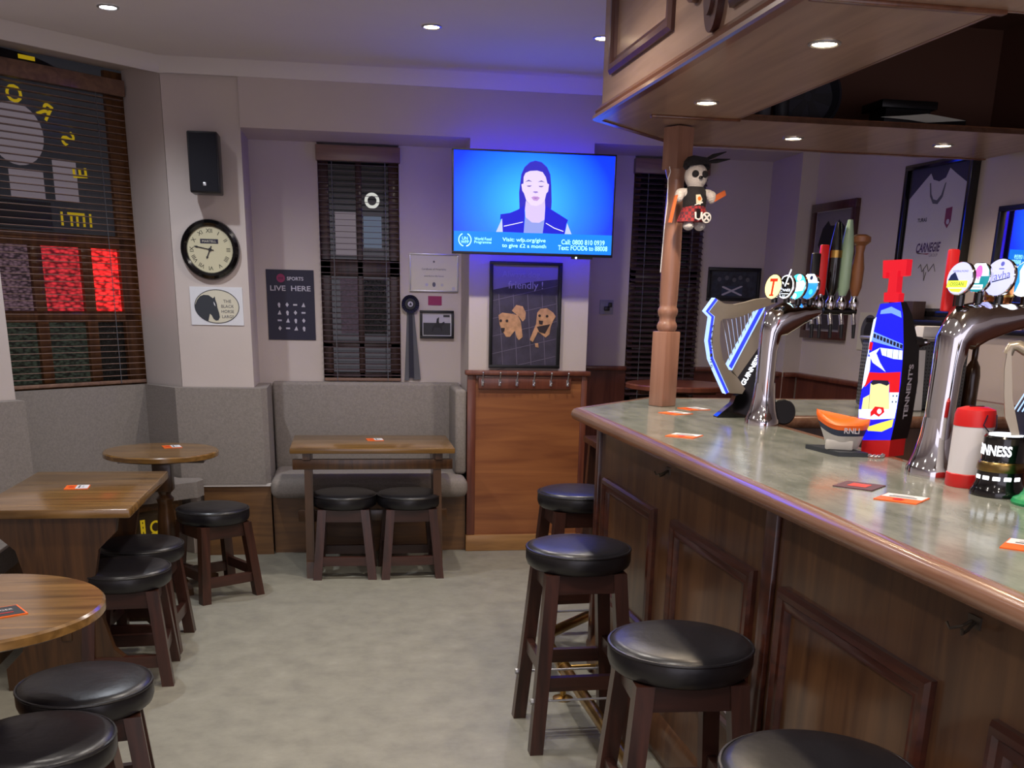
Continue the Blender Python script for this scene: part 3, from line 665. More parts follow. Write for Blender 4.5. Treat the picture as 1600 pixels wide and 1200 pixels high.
# framed dog poster
def paint(p, F):
    p.rect(F, -.197, -.285, .19, .285, pm('poster_dark_tiles', '3A3444', .5, noise=(14, .3)), 0)
    p.poly(F, [(-.1968,.2851),(.1879,.284),(.1868,.2066),(.0251,.189),(-.1909,.1421)], pm('poster_pale_top', '8C82A0', .5), 1)
    grid = pm('poster_tile_line', '6A6274', .5)
    for k in range(5):
        v = .13-.1*k; p.poly(F, [(-.195, v-.05), (.188, v+.04), (.188, v+.043), (-.195, v-.047)], grid, 2)
    for k in range(5):
        u = -.16+.085*k; p.poly(F, [(u, .12), (u+.003, .12), (u+.033, -.28), (u+.03, -.28)], grid, 2)
    fur = pm('poster_golden_fur', 'B88A62', .6, noise=(40, .25)); fd = pm('poster_dark_muzzle', '2A1E1E', .6)
    D = dict(a=[(-.0802,.0273),(-.0545,.0599),(-.0167,.0535),(.0031,.0181),(.0002,-.0178),(-.0147,-.0324),(-.038,-.0041)], b=[(-.1587,.001),(-.1364,.0156),(-.0761,.0096),(-.0457,.0029),(-.026,-.0326),(-.0126,-.119),(-.035,-.1375),(-.0506,-.1196),(-.059,-.0835),(-.0886,-.1201),(-.1113,-.1205),(-.1347,-.0847),(-.1503,-.0526)],
             c=[(.0713,.0193),(.0896,.0412),(.1275,.0454),(.1664,.021),(.1824,-.0003),(.1678,-.0221),(.1537,-.0585),(.1474,-.1022),(.125,-.1207),(.0781,-.0887),(.0492,-.1472),(.0298,-.1366),(.0476,-.0891),(.0655,-.0455)])
    for i, k in enumerate('abc'): p.poly(F, D[k], fur, 3+i)
    for q in ([(-.1425,-.0704),(-.1198,-.0701),(-.1232,-.0917),(-.1383,-.092)], [(.0801,-.0236),(.1069,-.0268),(.1037,-.0485),(.0845,-.0452)], [(.07, -.06), (.15, -.045), (.12, -.1), (.085, -.09)]): p.poly(F, q, fd, 7)
    for u, v in ((-.145, -.03), (-.108, -.03), (.085, .002), (.13, .0)): p.disc(F, u, v, .008, fd, 7, n=12)
    p.poly(F, [(.0608,-.1544),(.08,-.1541),(.0845,-.1796),(.0653,-.1762)], fur, 7)
    p.text(F, 'friendly !', -.002, .165, lt, w=.205, lay=8); p.text(F, 'Always dog', -.03, .225, pm('poster_faint_ink', '9A92B0', .5), w=.22, lay=8)
picture('dog_poster', 'black-framed poster of two golden dogs standing on the panel below the television', 'poster', Fr((1.03, 6.2, 1.405)), .425, .598, .018, .03, blackp, paint, dgrey)
# wood coat panel with its base, and the hook rail on it
t = thing('coat_panel', 'tall orange-brown veneered wall panel with dark frame below the dog poster', 'wall panel', (1.05, 6.2, 0))
B().box((-.31, -.022, .10), (.34, -.001, 1.06), panw).build('veneer', t)
b = B(); b.box((-.36, -.035, .10), (-.31, -.001, 1.065), panf, .003); b.box((.33, -.035, .10), (.365, -.001, 1.065), panf, .003); b.box((-.31, -.03, 1.035), (.33, -.001, 1.065), panf, .003); b.build('frame', t)
B().box((-.375, -.055, 1.065), (.38, -.001, 1.093), panf, .006).build('top_ledge', t)
B().box((-.365, -.045, 0), (.365, -.001, .10), plinthw, .004).build('plinth', t)
t = thing('hook_rail', 'dark wooden hook rail with six metal coat hooks on the veneered panel', 'coat rack', (1.035, 6.178, 1.022))
B().box((-.28, -.018, -.036), (.28, -.001, .036), panf, .003).build('rail', t)
for k in range(6):
    x = -.255+.1025*k
    b = B(); b.tube([(x, -.018, .005), (x, -.03, .022), (x, -.046, .05), (x, -.05, .056)], .004, steel, 6); b.tube([(x, -.018, -.002), (x, -.03, -.016), (x, -.042, -.014), (x, -.045, -.002)], .004, steel, 6); b.box((x-.007, -.021, -.018), (x+.007, -.017, .018), steel); b.ball((x, -.05, .058), .006, steel, 8); b.ball((x, -.045, .0), .006, steel, 8)
    b.build('hook', t)
t = thing('wall_socket', 'small steel socket plate on the wall right of the dog poster', 'socket', (1.63, YB, 1.46))
B().box((-.044, -.01, -.044), (.044, 0, .044), pm('socket_plate', '9A9AA0', .4), .003).build('plate', t)
b = B(); b.box((-.018, -.03, -.022), (.016, -.01, .004), blackp, .003); b.box((.008, -.026, .0), (.032, -.01, .028), blackp, .003); b.build('plug', t)
def paint(p, F):
    p.rect(F, -.15, -.075, .15, .075, pm('flag_photo_ground', '2A2E3A', .5, noise=(30, .5)), 0)
    p.rect(F, -.08, -.07, .06, -.01, pm('flag_blue', '2E3850', .5), 1)
    p.poly(F, [(-.078, -.068), (-.066, -.068), (.058, -.014), (.058, -.008), (.046, -.008), (-.078, -.06)], lt, 2); p.poly(F, [(-.078, -.012), (-.066, -.012), (.058, -.062), (.058, -.068), (.046, -.068), (-.078, -.02)], lt, 3)
    for u, v in ((-.1, .03), (-.05, .04), (.0, .028), (.04, .042), (.09, .03)): p.disc(F, u, v, .014, greyp, 1, n=10)
picture('flag_picture', 'black-framed picture with a white diagonal cross flag at the back of the right recess', 'picture', Fr((2.462, YB, 1.615)), .352, .205, .02, .02, blackp, paint, dgrey)
# ---------------------------------------------------------------- things on the right wall
def rw(u, v, w_=0): return Fr(RWF(u, v, w_), RWF.a, (0, 0, 1))
def paint(p, F):
    p.rect(F, -.2, -.33, .2, .33, pm('print_grey_mat', '77717A', .5), 0)
    ind = pm('print_black_shirt', '121219', .5)
    p.poly(F, [(-.16, .15), (-.12, .24), (-.06, .28), (-.03, .25), (.03, .25), (.06, .28), (.13, .24), (.17, .14), (.11, .1), (.11, -.26), (-.11, -.26), (-.11, .1)], ind, 1)
    p.rect(F, -.18, -.32, .18, -.20, pm('print_dark_band', '3A3640', .5), 2)
picture('shirt_print', 'tall dark-wood framed picture on the right wall, behind the far beer tap', 'picture', rw(.37, 1.687), .50, .755, .045, .03, canfr, paint)
def paint(p, F):
    p.rect(F, -.24, -.335, .24, .335, pm('display_dark_back', '38343E', .6), 0)
    sh = pm('white_shirt_cloth', 'BDB8C0', .8, bump=(40, .2))
    p.poly(F, [(-.235, .20), (-.13, .27), (-.075, .305), (-.05, .275), (0, .262), (.05, .275), (.075, .315), (.13, .285), (.238, .23), (.238, -.32), (-.235, -.32)], sh, 1)
    p.poly(F, [(-.075, .26), (-.06, .20), (-.03, .165), (.01, .16), (.045, .19), (.06, .255), (.05, .25), (.03, .2), (.0, .178), (-.03, .185), (-.05, .21), (-.065, .262)], greyp, 2)
    p.text(F, 'TURAS', -.1, .095, dgrey, w=.08, h=.018, bold=.03, lay=2); p.poly(F, [(.085, .135), (.135, .14), (.135, .075), (.11, .045), (.085, .07)], pm('crest_maroon', '7A3040', .5), 2); p.disc(F, .112, .075, .012, lt, 3)
    p.text(F, 'CARNEGIE', -.02, -.035, pm('sponsor_purple', '4A3458', .5), w=.2, h=.045, shear=.25, bold=.03, lay=2); p.text(F, 'GROUP', .03, -.072, pm('sponsor_pale', '7A6A86', .5), w=.07, lay=2)
    p.poly(F, [(-.12, -.055), (-.02, -.068), (.0, -.063), (-.1, -.062)], pm('sponsor_red', '8A2A44', .5), 3)
    p.tube([F(-.08+.018*i, -.13+.02*math.sin(i*2.1), .003) for i in range(9)], .0016, greyp, 5); p.tube([F(-.03, -.14, .003), F(-.02, -.19, .003), F(-.01, -.15, .003)], .0016, greyp, 5)
picture('framed_shirt', 'large black box frame with a signed white sports shirt on the right wall', 'framed shirt', rw(1.36, 1.815), .545, .715, .026, .045, blackg, paint, dgrey)
t = thing('wall_shelf', 'narrow dark shelf on the right wall just under the framed shirt', 'shelf', RWF(1.36, 1.43))
L = Fr((0, 0, 0), RWF.a, (0, 0, 1)); B().fbox(L, -.33, -.012, 0, .33, .012, .13, blackp, .003).build('board', t)
for u in (-.25, .25): B().prism([(0, -.012), (.09, -.012), (0, -.08)], -.008, .008, blackp, Fr(L(u, 0, 0), L.n, (0, 0, 1))).build('bracket', t)
tag(B().fbox(L, -.06, 0, .05, .065, .085, .12, pm('brown_box_card', '3E2C2C', .6, noise=(30, .2)), .002).build('box', loc=RWF(1.36, 1.442)), 'small dark brown box on the shelf against the white shirt', 'box')
p = B(); F = Fr((0, 0, 0), RWF.a, (0, 0, 1)); p.fbox(F, -.1, -.1, 0, .1, .1, .004, creamp); F = Fr(F(0, 0, .004), F.a, (0, 0, 1)); p.disc(F, .01, 0, .085, greyp, 0, r2=.088); p.disc(F, .01, .0, .05, dgrey, 1)
tag(p.build('round_print_poster', loc=RWF(.85, 1.367)), 'pale square poster with a dark round print on the right wall, left of the shirt', 'poster')
def paint(p, F): p.rect(F, -.27, -.26, .27, .26, mirror, 0)
p = B(); F = Fr((0, 0, 0), RWF.a, (0, 0, 1)); p.fbox(F, -.15, -.16, 0, .15, .16, .012, pm('notice_board_felt', '6A6268', .8, noise=(12, .2))); F = Fr(F(0, 0, .012), F.a, F.b)
p.rect(F, -.13, .05, -.02, .14, lt, 0); p.rect(F, .01, .03, .12, .14, greyp, 0); p.rect(F, -.12, -.13, .1, .0, creamp, 0)
tag(p.build('notice_board', loc=RWF(1.38, 1.235)), 'grey notice board with pale sheets under the shelf on the right wall', 'notice board')
picture('wall_mirror', 'black-framed mirror on the right wall at the right edge of the photo', 'mirror', rw(2.11, 1.66), .54, .54, .022, .03, blackp, paint)
# ================================================================ BAR
CAM_SCALE, CAM_Z = .8889, .1667  # bar scaled about the camera; item locations below scaled the same way
BR = (1.0098, 3.0667, 0); BA = R(1.9)                # the bar runs at a slight angle; x across, y along it, counter top 1.10 m
BM = Matrix.Translation(BR) @ Matrix.Rotation(BA, 4, 'Z')
def bw(x, y, z=0): return BM @ Vector((x*.8889, y*.8889, z*.8889+.1667))
ZF, ZC = -.1875, 2.805                               # the floor and the ceiling before the bar's scaling about the camera
FF = Fr((0, 0, 0), (0, -1, 0), (0, 0, 1))            # bar front, u towards the camera, normal towards the customers
def mould(b, fr, u0, v0, u1, v1, prof, mat):
    q = [(u0, v0, 1, 1), (u1, v0, -1, 1), (u1, v1, -1, -1), (u0, v1, 1, -1)]
    rings = [[fr(u+a*o, v+c*o, h) for o, h in prof] for u, v, a, c in q]
    rings.append(rings[0]); b.loft(rings, mat, cap=False); return b
def lsweep(b, path, prof, mat):
    P = [Vector((x, y, 0)) for x, y in path]; rings = []
    for i, p in enumerate(P):
        d0 = (p-P[i-1]).normalized() if i else (P[1]-p).normalized(); d1 = (P[i+1]-p).normalized() if i < len(P)-1 else d0
        n0 = Vector((d0.y, -d0.x, 0)); n1 = Vector((d1.y, -d1.x, 0)); m = (n0+n1).normalized(); k = 1/max(.3, m.dot(n0))
        rings.append([p+m*k*o+Vector((0, 0, z)) for o, z in prof])
    return b.loft(rings, mat)
t = thing('panelled_bar', 'mahogany panelled front of the bar on the right', 'bar', BR, BA)
B().prism([(0, -2.9), (0, 1.053), (.37, 1.42), (2.06, 1.30), (2.08, .71), (.66, .76), (.45, .55), (.45, -2.9)], ZF, 1.01, barw).build('carcass', t)
prof = [(0, 0), (0, .014), (.008, .024), (.022, .026), (.03, .016), (.042, .014), (.052, .018), (.058, .008), (.06, 0)]
for (a, c) in ((.206, .913), (-.71, .011), (-1.619, -.885), (-2.53, -1.82)):
    mould(B(), FF, -c, .22, -a, .76, prof, barm).build('panel_moulding', t)
cf = Fr((0, 1.053, 0), (-.37, -.367, 0), (0, 0, 1)); mould(B(), cf, -.46, .22, -.06, .76, prof, barm).build('panel_moulding', t)
for y0, y1 in ((-.835, -.765), (-2.72, -2.65)): B().box((-.018, y0, ZF), (0, y1, 1.0), barm, .005).build('pilaster', t)
B().box((-.016, 1.005, ZF), (.01, 1.056, 1.0), barm, .005).build('pilaster', t)
b = B(); lsweep(b, [(0, -2.9), (0, 1.053), (.37, 1.42)], [(0, ZF+.05), (-.02, ZF+.05), (-.02, ZF+.14), (-.012, ZF+.165), (-.006, ZF+.18), (0, ZF+.19)], barw); b.build('skirting', t)
hookm = pm('dark_hook_metal', '5A524A', .35, .7)
for y in (.114, -1.708):
    b = B(); b.fbox(FF, -y-.02, .905, 0, -y+.02, .93, .004, hookm)
    for s_ in (-1, 1): b.tube([FF(-y+s_*.004, .918, .004), FF(-y+s_*.012, .905, .022), FF(-y+s_*.02, .9, .04), FF(-y+s_*.026, .912, .045)], .0035, hookm, 6)
    b.build('bag_hook', t)
t = thing('bar_counter', 'long grey-green bar counter with a rounded wooden edge', 'counter', BR, BA)
OUT = [(-.105, -2.9), (-.105, .985), (.363, 1.472), (2.07, 1.35)]
INN = [(.505, -2.9), (.505, .56), (.63, .70), (2.09, .645)]
B().prism(OUT+INN[::-1], 1.012, 1.05, m_top).build('worktop', t)
nose = [(0, 1.012), (0, 1.0505), (-.02, 1.052), (-.034, 1.047), (-.042, 1.035), (-.044, 1.022), (-.038, 1.006), (-.026, 1.0), (-.01, 1.0)]
lsweep(B(), OUT, nose, nosew).build('wood_edge', t, sharp=50)
b = B(); lsweep(b, INN, [(-x, z) for x, z in nose], nosew); b.build('wood_edge', t, sharp=50)
# foot rail
t = thing('foot_rail', 'brass foot rail along the bottom of the bar', 'foot rail', BR, BA)
RZ = -.04
B().tube([(-.215, -2.8, RZ), (-.215, 1.09, RZ), (-.20, 1.135, RZ), (-.16, 1.19, RZ), (.2, 1.55, RZ)], .026, brass, 14).build('rail', t)
for y in (-2.3, -1.35, -.4, .70):
    b = B(); b.cyl((-.215, y, RZ), (-.215, y, ZF+.012), .013, brass); b.lathe([(0, 0), (.045, 0), (.045, .006), (.018, .016), (0, .016)], brass, Matrix.Translation((-.215, y, ZF)), 20); b.tube([(-.215, y, RZ), (-.12, y, RZ), (-.021, y, RZ)], .010, brass, 8); b.lathe([(.027, -.02), (.031, -.016), (.031, .016), (.027, .02)], brass, Matrix.Translation((-.215, y, RZ)) @ Matrix.Rotation(R(90), 4, 'X'), 16, cap=False); b.build('bracket', t)
CAM_SCALE, CAM_Z = .8889, 0
# turned post between counter and canopy
t = thing('turned_post', 'square and turned wooden post standing on the bar corner, carrying the canopy', 'post', (1.242, 4.055, 1.10), R(28))
B().box((-.044, -.044, 0), (.044, .044, .325), postw, .005).build('lower_block', t)
pr = [(.046, .325), (.054, .335), (.056, .35), (.05, .362), (.045, .37), (.045, .385), (.052, .395), (.056, .408), (.054, .42), (.047, .428), (.047, .44), (.05, .46), (.052, .60), (.049, .80), (.043, .93), (.045, .95)]
B().lathe([(r_*.8, z_) for r_, z_ in pr], postw, n=28).build('turned_shaft', t)
b = B(); b.prism([(-.044, -.044), (.044, -.044), (.044, .044), (-.044, .044)], .985, 1.1495, postw); b.lathe([(.036, .945), (.042, .96), (.05, .99)], postw, n=28); b.build('upper_block', t)
tag(B().tube([(.012, .012, .54), (.016, .007, .52), (.006, .002, .49), (.009, .0, .4), (.002, -.001, .3), (-.001, -.001, .2), (-.004, -.001, .12)], .0022, white, 6).build('cord', loc=(1.186, 3.989, 1.5)), 'thin white cord hanging down the left side of the wooden post', 'cord')
# canopy
CAM_SCALE, CAM_Z = .8889, .1667
t = thing('bar_canopy', 'panelled wooden canopy over the bar with downlights in its underside', 'canopy', BR, BA)
CO = [(-.085, -4.2), (-.085, 1.06), (.45, 1.60), (2.05, 1.60)]
CI = [(2.05, -.82), (.466, -.80), (.466, .87), (2.05, .84)]
B().prism(CO+CI[::-1]+[(2.05, -4.2)], 2.205, 2.222, canw).build('soffit', t)
fo = [(-.055, -4.2), (-.055, 1.05), (.46, 1.57), (2.05, 1.57)]; fi = [(-.035, -4.2), (-.035, 1.04), (.47, 1.55), (2.05, 1.55)]
B().prism(fo+fi[::-1], 2.222, ZC, canw).build('fascia', t)
B().prism([(-.03, -4.2), (-.03, 1.03), (.48, 1.54), (2.05, 1.54), (2.05, -4.2)], 2.76, 2.80, pm('canopy_dark_lining', '6E4A3A', .7)).build('dark_lining', t)
B().prism([(.45, 1.535), (.47, 1.552), (2.05, 1.552), (2.05, 1.535)], 2.222, 2.76, MATS['canopy_dark_lining']).build('dark_lining', t)
B().box((2.025, -1.4, 2.222), (2.05, 1.535, 2.76), MATS['canopy_dark_lining']).build('dark_lining', t)
B().box((-.033, -1.42, 2.222), (2.05, -1.4, 2.76), MATS['canopy_dark_lining']).build('dark_lining', t)
b = B(); lsweep(b, CO, [(.03, 2.20), (0, 2.20), (-.006, 2.206), (-.004, 2.218), (.006, 2.225), (.004, 2.236), (.016, 2.248), (.022, 2.256), (.03, 2.258)], canm); b.build('edge_moulding', t)
b = B(); lsweep(b, CI, [(0, 2.204), (-.012, 2.204), (-.012, 2.226), (0, 2.226)], canm); b.build('inner_edge', t)
B().box((.10, .86, 2.195), (.47, .885, 2.206), canm, .003).build('joint_strip', t)
B().box((-.05, -.82, 2.195), (.47, -.795, 2.206), canm, .003).build('joint_strip', t)
FC = Fr((-.055, 0, 0), (0, -1, 0), (0, 0, 1))
pf = [(0, 0), (0, .012), (.012, .022), (.03, .022), (.04, .012), (.05, .01), (.055, 0)]
for (a, c) in ((.185, .916), (-1.06, -.325), (-2.2, -1.47)): mould(B(), FC, -c, 2.345 if a > 0 else 2.29, -a, 2.76, pf, canfr).build('fascia_moulding', t)
for y in (-.20, ):
    b = B(); b.prism([(.0+.06*math.cos(R(k)), 2.36+.105*math.sin(R(k))) for k in range(0, 360, 12)], 0, .022, canfr, Fr((-.055, y, 0), (0, -1, 0), (0, 0, 1)), .008)
    b.prism([(-.005+.035*math.cos(R(k)), 2.37+.07*math.sin(R(k))) for k in range(0, 360, 15)], .02, .032, canfr, Fr((-.055, y, 0), (0, -1, 0), (0, 0, 1)), .006); b.build('carved_oval', t)
b = B(); b.prism([(.0+.07*math.cos(R(k)), 2.46+.085*math.sin(R(k))) for k in range(0, 360, 12)], 0, .02, canfr, Fr((-.055, -.02, 0), (0, -1, 0), (0, 0, 1)), .008); b.build('carved_oval', t)
CAM_SCALE, CAM_Z = .8889, 0
# downlights: canopy and ceiling
def downlight(name, label, loc, group, lens, r=.034, rim=steel):
    t = thing(name, label, 'downlight', loc, 0, group)
    B().lathe([(r, 0), (r+.012, 0), (r+.012, -.004), (r+.004, -.006), (r, -.003)], rim, n=28, cap=False).build('trim_ring', t)
    B().lathe([(0, -.0025), (r, -.0025), (r, -.0005), (0, -.0005)], lens, n=28).build('lens', t)
    return t
for k, (x, y, pw, lb) in enumerate(((.21, .557, 15, 'lit downlight under the canopy, just in front of the wooden post'), (.20, -.386, 15, 'largest lit downlight under the canopy, near the top right'), (.88, 1.25, 15, 'lit downlight in the far canopy beam, right of the panda toy'), (1.60, 1.23, 9, 'lit downlight in the far canopy beam above the framed shirt'))):
    downlight('canopy_downlight', lb, bw(x, y, 2.2045), 'downlights in the canopy', lamp_on); q = bw(x, y, 2.19); spot(q, pw, (1, .80, .58), 145, .03, .5)
for y in (-1.33, -2.27): spot(bw(.2, y, 2.19), 13, (1, .80, .58), 145, .03, .5)
CAM_SCALE = 1.0
for (x, y, lb, ln) in ((-.98, 5.18, 'bright cool-white ceiling downlight at the upper left, near the corner window', lamp_cool), (.407, 5.18, 'warm ceiling downlight above the recess, left of the television', lamp_on), (1.2, 5.2, 'small ceiling downlight just left of the canopy edge', lamp_on)):
    downlight('ceiling_downlight', lb, (x, y, CEIL-.001), 'downlights in the ceiling', ln)
CAM_SCALE = .8889
# equipment lying up in the canopy
t = thing('extractor_fan', 'round black fan unit lying in the shadow on top of the canopy beam', 'fan', bw(.88, 1.12, 2.2225), BA)
b = B(); M_ = Matrix.Translation((0, .02, .13)) @ Matrix.Rotation(R(90), 4, 'X'); b.lathe([(.12, -.05), (.135, -.04), (.14, 0), (.135, .04), (.12, .05), (.11, .0)], pm('fan_grey', '35353F', .5), M_, 32); b.build('drum', t)
b = B()
for k in range(6):
    a = k*math.pi/3; b.prism([(.015, -.01), (.11, -.035), (.115, .02), (.02, .012)], -.003, .003, dgrey, Fr((0, .02, .13), (math.cos(a), 0, math.sin(a)), (-math.sin(a), 0, math.cos(a))))
b.build('blade', t); B().box((-.16, -.09, 0), (.16, .1, .018), blackp, .004).build('base', t)
t = thing('black_box_unit', 'flat black electrical unit with a pale flat piece on it, up in the canopy', 'appliance', bw(1.32, 1.05, 2.2225), BA)
B().box((-.19, -.12, 0), (.19, .16, .04), blackp, .004).build('case', t); B().box((-.15, -.02, .088), (.11, .16, .12), blackp, .004).build('upper_case', t); B().box((-.12, 0, .04), (.09, .14, .088), blackp).build('spacer', t)
tag(B().prism([(-.19, .03), (-.06, .042), (.02, .052), (.09, .045), (.20, .034), (.09, .024), (.02, .018), (-.06, .025)], 0, .004, pm('pale_diamond_face', 'C8C8BA', .5), Fr((0, 0, 0))).build('pale_diamond', loc=bw(1.30, .924, 2.2226), rotz=BA), 'pale flat diamond on the front of the flat black unit in the canopy', 'sheet')  # pale flat diamond set against the unit's front
for x, hgt, lb in ((.62, .09, 'small pale jar standing in the canopy, left end'), (.70, .12, 'dark bottle standing in the canopy beside the round fan')):
    tag(B().lathe([(0, 0), (.03, 0), (.032, .01), (.032, hgt*.7), (.018, hgt*.85), (.018, hgt), (0, hgt)], greyp if x < .65 else dgrey, n=20).build('bottle', loc=bw(x, 1.0, 2.2225)), lb, 'bottle')
# ================================================================ THINGS ON THE BAR
lens_w = em('lit_badge_white', 'EAF4FF', 1.58); lens_c = em('lit_badge_cyan', '48D8E8', 1.15); lens_b = em('lit_badge_blue', '2A8CF0', 1.15); lens_y = em('lit_badge_yellow', 'FFE890', 1.44); lens_r = em('lit_badge_red', 'F03018', 0.72); lens_t = em('lit_badge_teal', '1E8E9A', 0.79); lens_p = em('lit_badge_lilac', 'C2C4FF', 0.94); lens_d = em('lit_badge_deep', '1A2A5E', 0.43); lens_g = em('lit_badge_lime', 'D8F048', 0.94)
glow = em('blue_white_edge_light', 'A8C8FF', 1.0); glowb = em('deep_blue_edge_light', '2A38F0', 1.1); glowt = em('white_lit_letters', 'F2F6FF', 1.6)
def face_T(b, F, r): b.disc(F, 0, 0, r, lens_y, 0); b.rect(F, -.021, .018, .021, .029, lens_r, 1); b.rect(F, -.0055, -.03, .0055, .02, lens_r, 1); b.rect(F, -.012, -.034, .012, -.028, lens_r, 2)
def face_black(b, F, r):
    b.disc(F, 0, 0, r, lens_w, 0); b.disc(F, 0, 0, r*.9, blackg, 1); b.poly(F, [(.0, .0), (.012, .035), (.02, .06), (.014, .062), (.006, .038), (-.004, .004)], lens_w, 3); b.text(F, 'GUINNESS', 0, -.012, lens_w, w=r*1.45, lay=2); b.rect(F, -.025, -.026, .025, -.024, lens_w, 2); b.text(F, '0.0', 0, -.034, lens_w, h=.008, lay=2)
def face_cyan(b, F, r): b.disc(F, 0, 0, r, lens_c, 0); b.poly(F, [(-.042, -.01), (-.03, .012), (.03, .022), (.044, .01), (.036, -.014), (-.02, -.02)], lens_w, 1); b.disc(F, .006, .032, .012, lens_w, 1); b.disc(F, -.002, -.034, .010, lens_w, 1)
def face_blue(b, F, r):
    b.disc(F, 0, 0, r, lens_b, 0); b.poly(F, [(-.043, .012), (.044, .012), (.036, .028), (.018, .044), (-.018, .044), (-.036, .028)], lens_w, 1); b.disc(F, .008, .03, .008, lens_d, 2, n=10); b.disc(F, -.02, .022, .006, lens_d, 2, n=10); b.disc(F, -.018, -.012, .011, lens_d, 1, n=12); b.disc(F, .016, -.02, .010, lens_c, 1, n=12)
def face_lime(b, F, r):
    b.disc(F, 0, 0, r, lens_p, 0); b.poly(F, [(-.036, -.006), (-.03, .008), (-.018, .016), (-.008, .004), (.0, -.006)], lens_d, 1); b.rect(F, -.036, -.024, .03, -.006, lens_g, 2); b.text(F, 'OSSIAN', -.003, -.015, dgrey, w=.045, h=.009, lay=3); b.text(F, 'INVERALMOND', .0, .018, lens_d, w=.05, lay=1); b.poly(F, [(-.03, -.026), (.02, -.026), (.01, -.036), (-.018, -.034)], lens_g, 1)
def face_teal(b, F, r):
    b.disc(F, 0, 0, r, lens_t, 0); b.poly(F, [(-.034, .004), (.034, .004), (.03, .02), (.016, .036), (-.016, .036), (-.03, .02)], lens_w, 1); b.disc(F, 0, .012, .012, em('lit_badge_pink', 'E070C8', 0.86), 2, r2=.02, n=18); b.rect(F, -.008, -.014, .008, .002, lens_w, 2); b.rect(F, -.022, -.03, .022, -.018, lens_w, 1); b.rect(F, -.016, -.025, .016, -.023, lens_t, 2)
def face_lilac(b, F, r):
    b.disc(F, 0, 0, r, lens_p, 0); b.text(F, 'Pravha', -.002, .004, em('lit_badge_violet', '6A70D8', 0.58), w=r*1.6, lay=1, rot=R(8)); b.poly(F, [(-r*.8, -.018), (r*.75, -.002), (r*.75, .0), (-r*.8, -.014)], lens_d, 1); b.disc(F, .004, .034, .006, MATS['lit_badge_violet'], 1, n=12); b.rect(F, -.004, .02, .012, .023, MATS['lit_badge_violet'], 1)
def face_ice(b, F, r):
    b.disc(F, 0, 0, r, lens_w, 0); b.poly(F, [(-.046, .0), (-.03, .034), (-.012, .044), (-.022, .02), (-.014, -.008), (-.022, -.036), (-.036, -.026)], lens_b, 1)
def badge(t, name, pos, n, r, face, stem_z, lab):
    n = Vector(n).normalized(); e1 = Vector((0, 0, 1)).cross(n).normalized(); F = Fr(pos, e1, n.cross(e1)); p = Vector(pos)
    MM = n.to_track_quat('Z', 'Y').to_matrix().to_4x4(); MM.translation = p-n*.022
    b = B(); b.lathe([(0, 0), (r*.8, .0), (r*1.03, .010), (r*1.05, .02), (r*1.0, .0222), (0, .0218)], chrome, MM, 32)
    b.cyl(p-n*.012+Vector((0, 0, -r*.7)), Vector((p.x-n.x*.012, p.y-n.y*.012, stem_z)), .012, blackg, 12)
    o = b.build('badge', t); o['label'] = lab
    f = B(); face(f, Fr(p, e1, n.cross(e1)), r); f.build('badge_face', o)
def beer_font(name, label, loc, rz, st, base_r, badges, handles, tip):
    t = thing(name, label, 'beer tap', loc, rz)
    b = B(); b.lathe([(base_r, 0), (base_r, .022), (base_r*.93, .03), (base_r*.78, .06), (base_r*.64, .11), (base_r*.58, .16)], chrome, n=40); b.build('base', t)
    rings = []; P = [Vector((x, 0, z)) for x, z, h, w_ in st]
    for i, (x, z, h, w_) in enumerate(st):
        d = (P[min(i+1, len(P)-1)]-P[max(i-1, 0)]).normalized(); nrm = Vector((-d.z, 0, d.x))
        rings.append([P[i]+nrm*h*math.cos(2*math.pi*k/28)+Vector((0, 1, 0))*w_*math.sin(2*math.pi*k/28) for k in range(28)])
    B().loft(rings, chrome).build('arched_column', t, sharp=60)
    for args in badges: badge(t, *args)
    bar = B(); bar.cyl((tip[0]-.01, 0, tip[1]), (tip[0]+.12, .0, tip[1]), .014, blackg, 14)
    bar.build('tap_bar', t)
    for (x, kind, hgt, mt) in handles:
        v = B(); v.lathe([(.012, 0), (.018, .015), (.018, .035), (.011, .045), (.011, .06)], chrome, Matrix.Translation((x, 0, tip[1])), 18); v.cyl((x, 0, tip[1]), (x+.004, -.012, tip[1]-.05), .009, chrome, 12); v.cyl((x+.004, -.012, tip[1]-.05), (x+.006, -.014, tip[1]-.10), .008, blackp, 12, .006)
        vo = v.build('tap_valve', t)
        h = B(); z0 = tip[1]+.055
        if kind == 'paddle': h.box((x-.016, -.01, z0), (x+.016, .01, z0+hgt), mt, .005)
        elif kind == 'knob': h.lathe([(.012, 0), (.022, .03), (.024, hgt*.45), (.016, hgt*.7), (.02, hgt*.82), (.036, hgt*.88), (.036, hgt*.96), (.02, hgt), (0, hgt)], mt, Matrix.Translation((x, 0, z0)), 24)
        else:
            h.lathe([(.013, 0), (.024, .03), (.024, hgt*.6), (.02, hgt*.75), (.01, hgt), (0, hgt)], mt, Matrix.Translation((x, 0, z0)), 24)
            if kind == 'banded': h.lathe([(.0245, hgt*.52), (.0245, hgt*.62)], brass, Matrix.Translation((x, 0, z0)), 24)
        h.build('tap_handle', vo)
    return t
st1 = [(0, .02, .037, .045), (-.002, .15, .034, .042), (-.002, .28, .035, .044), (.004, .345, .041, .046), (.022, .380, .062, .048), (.06, .403, .060, .048), (.12, .420, .043, .042), (.165, .426, .029, .035), (.189, .428, .016, .024)]
nn = (-.94, -.32, .12)
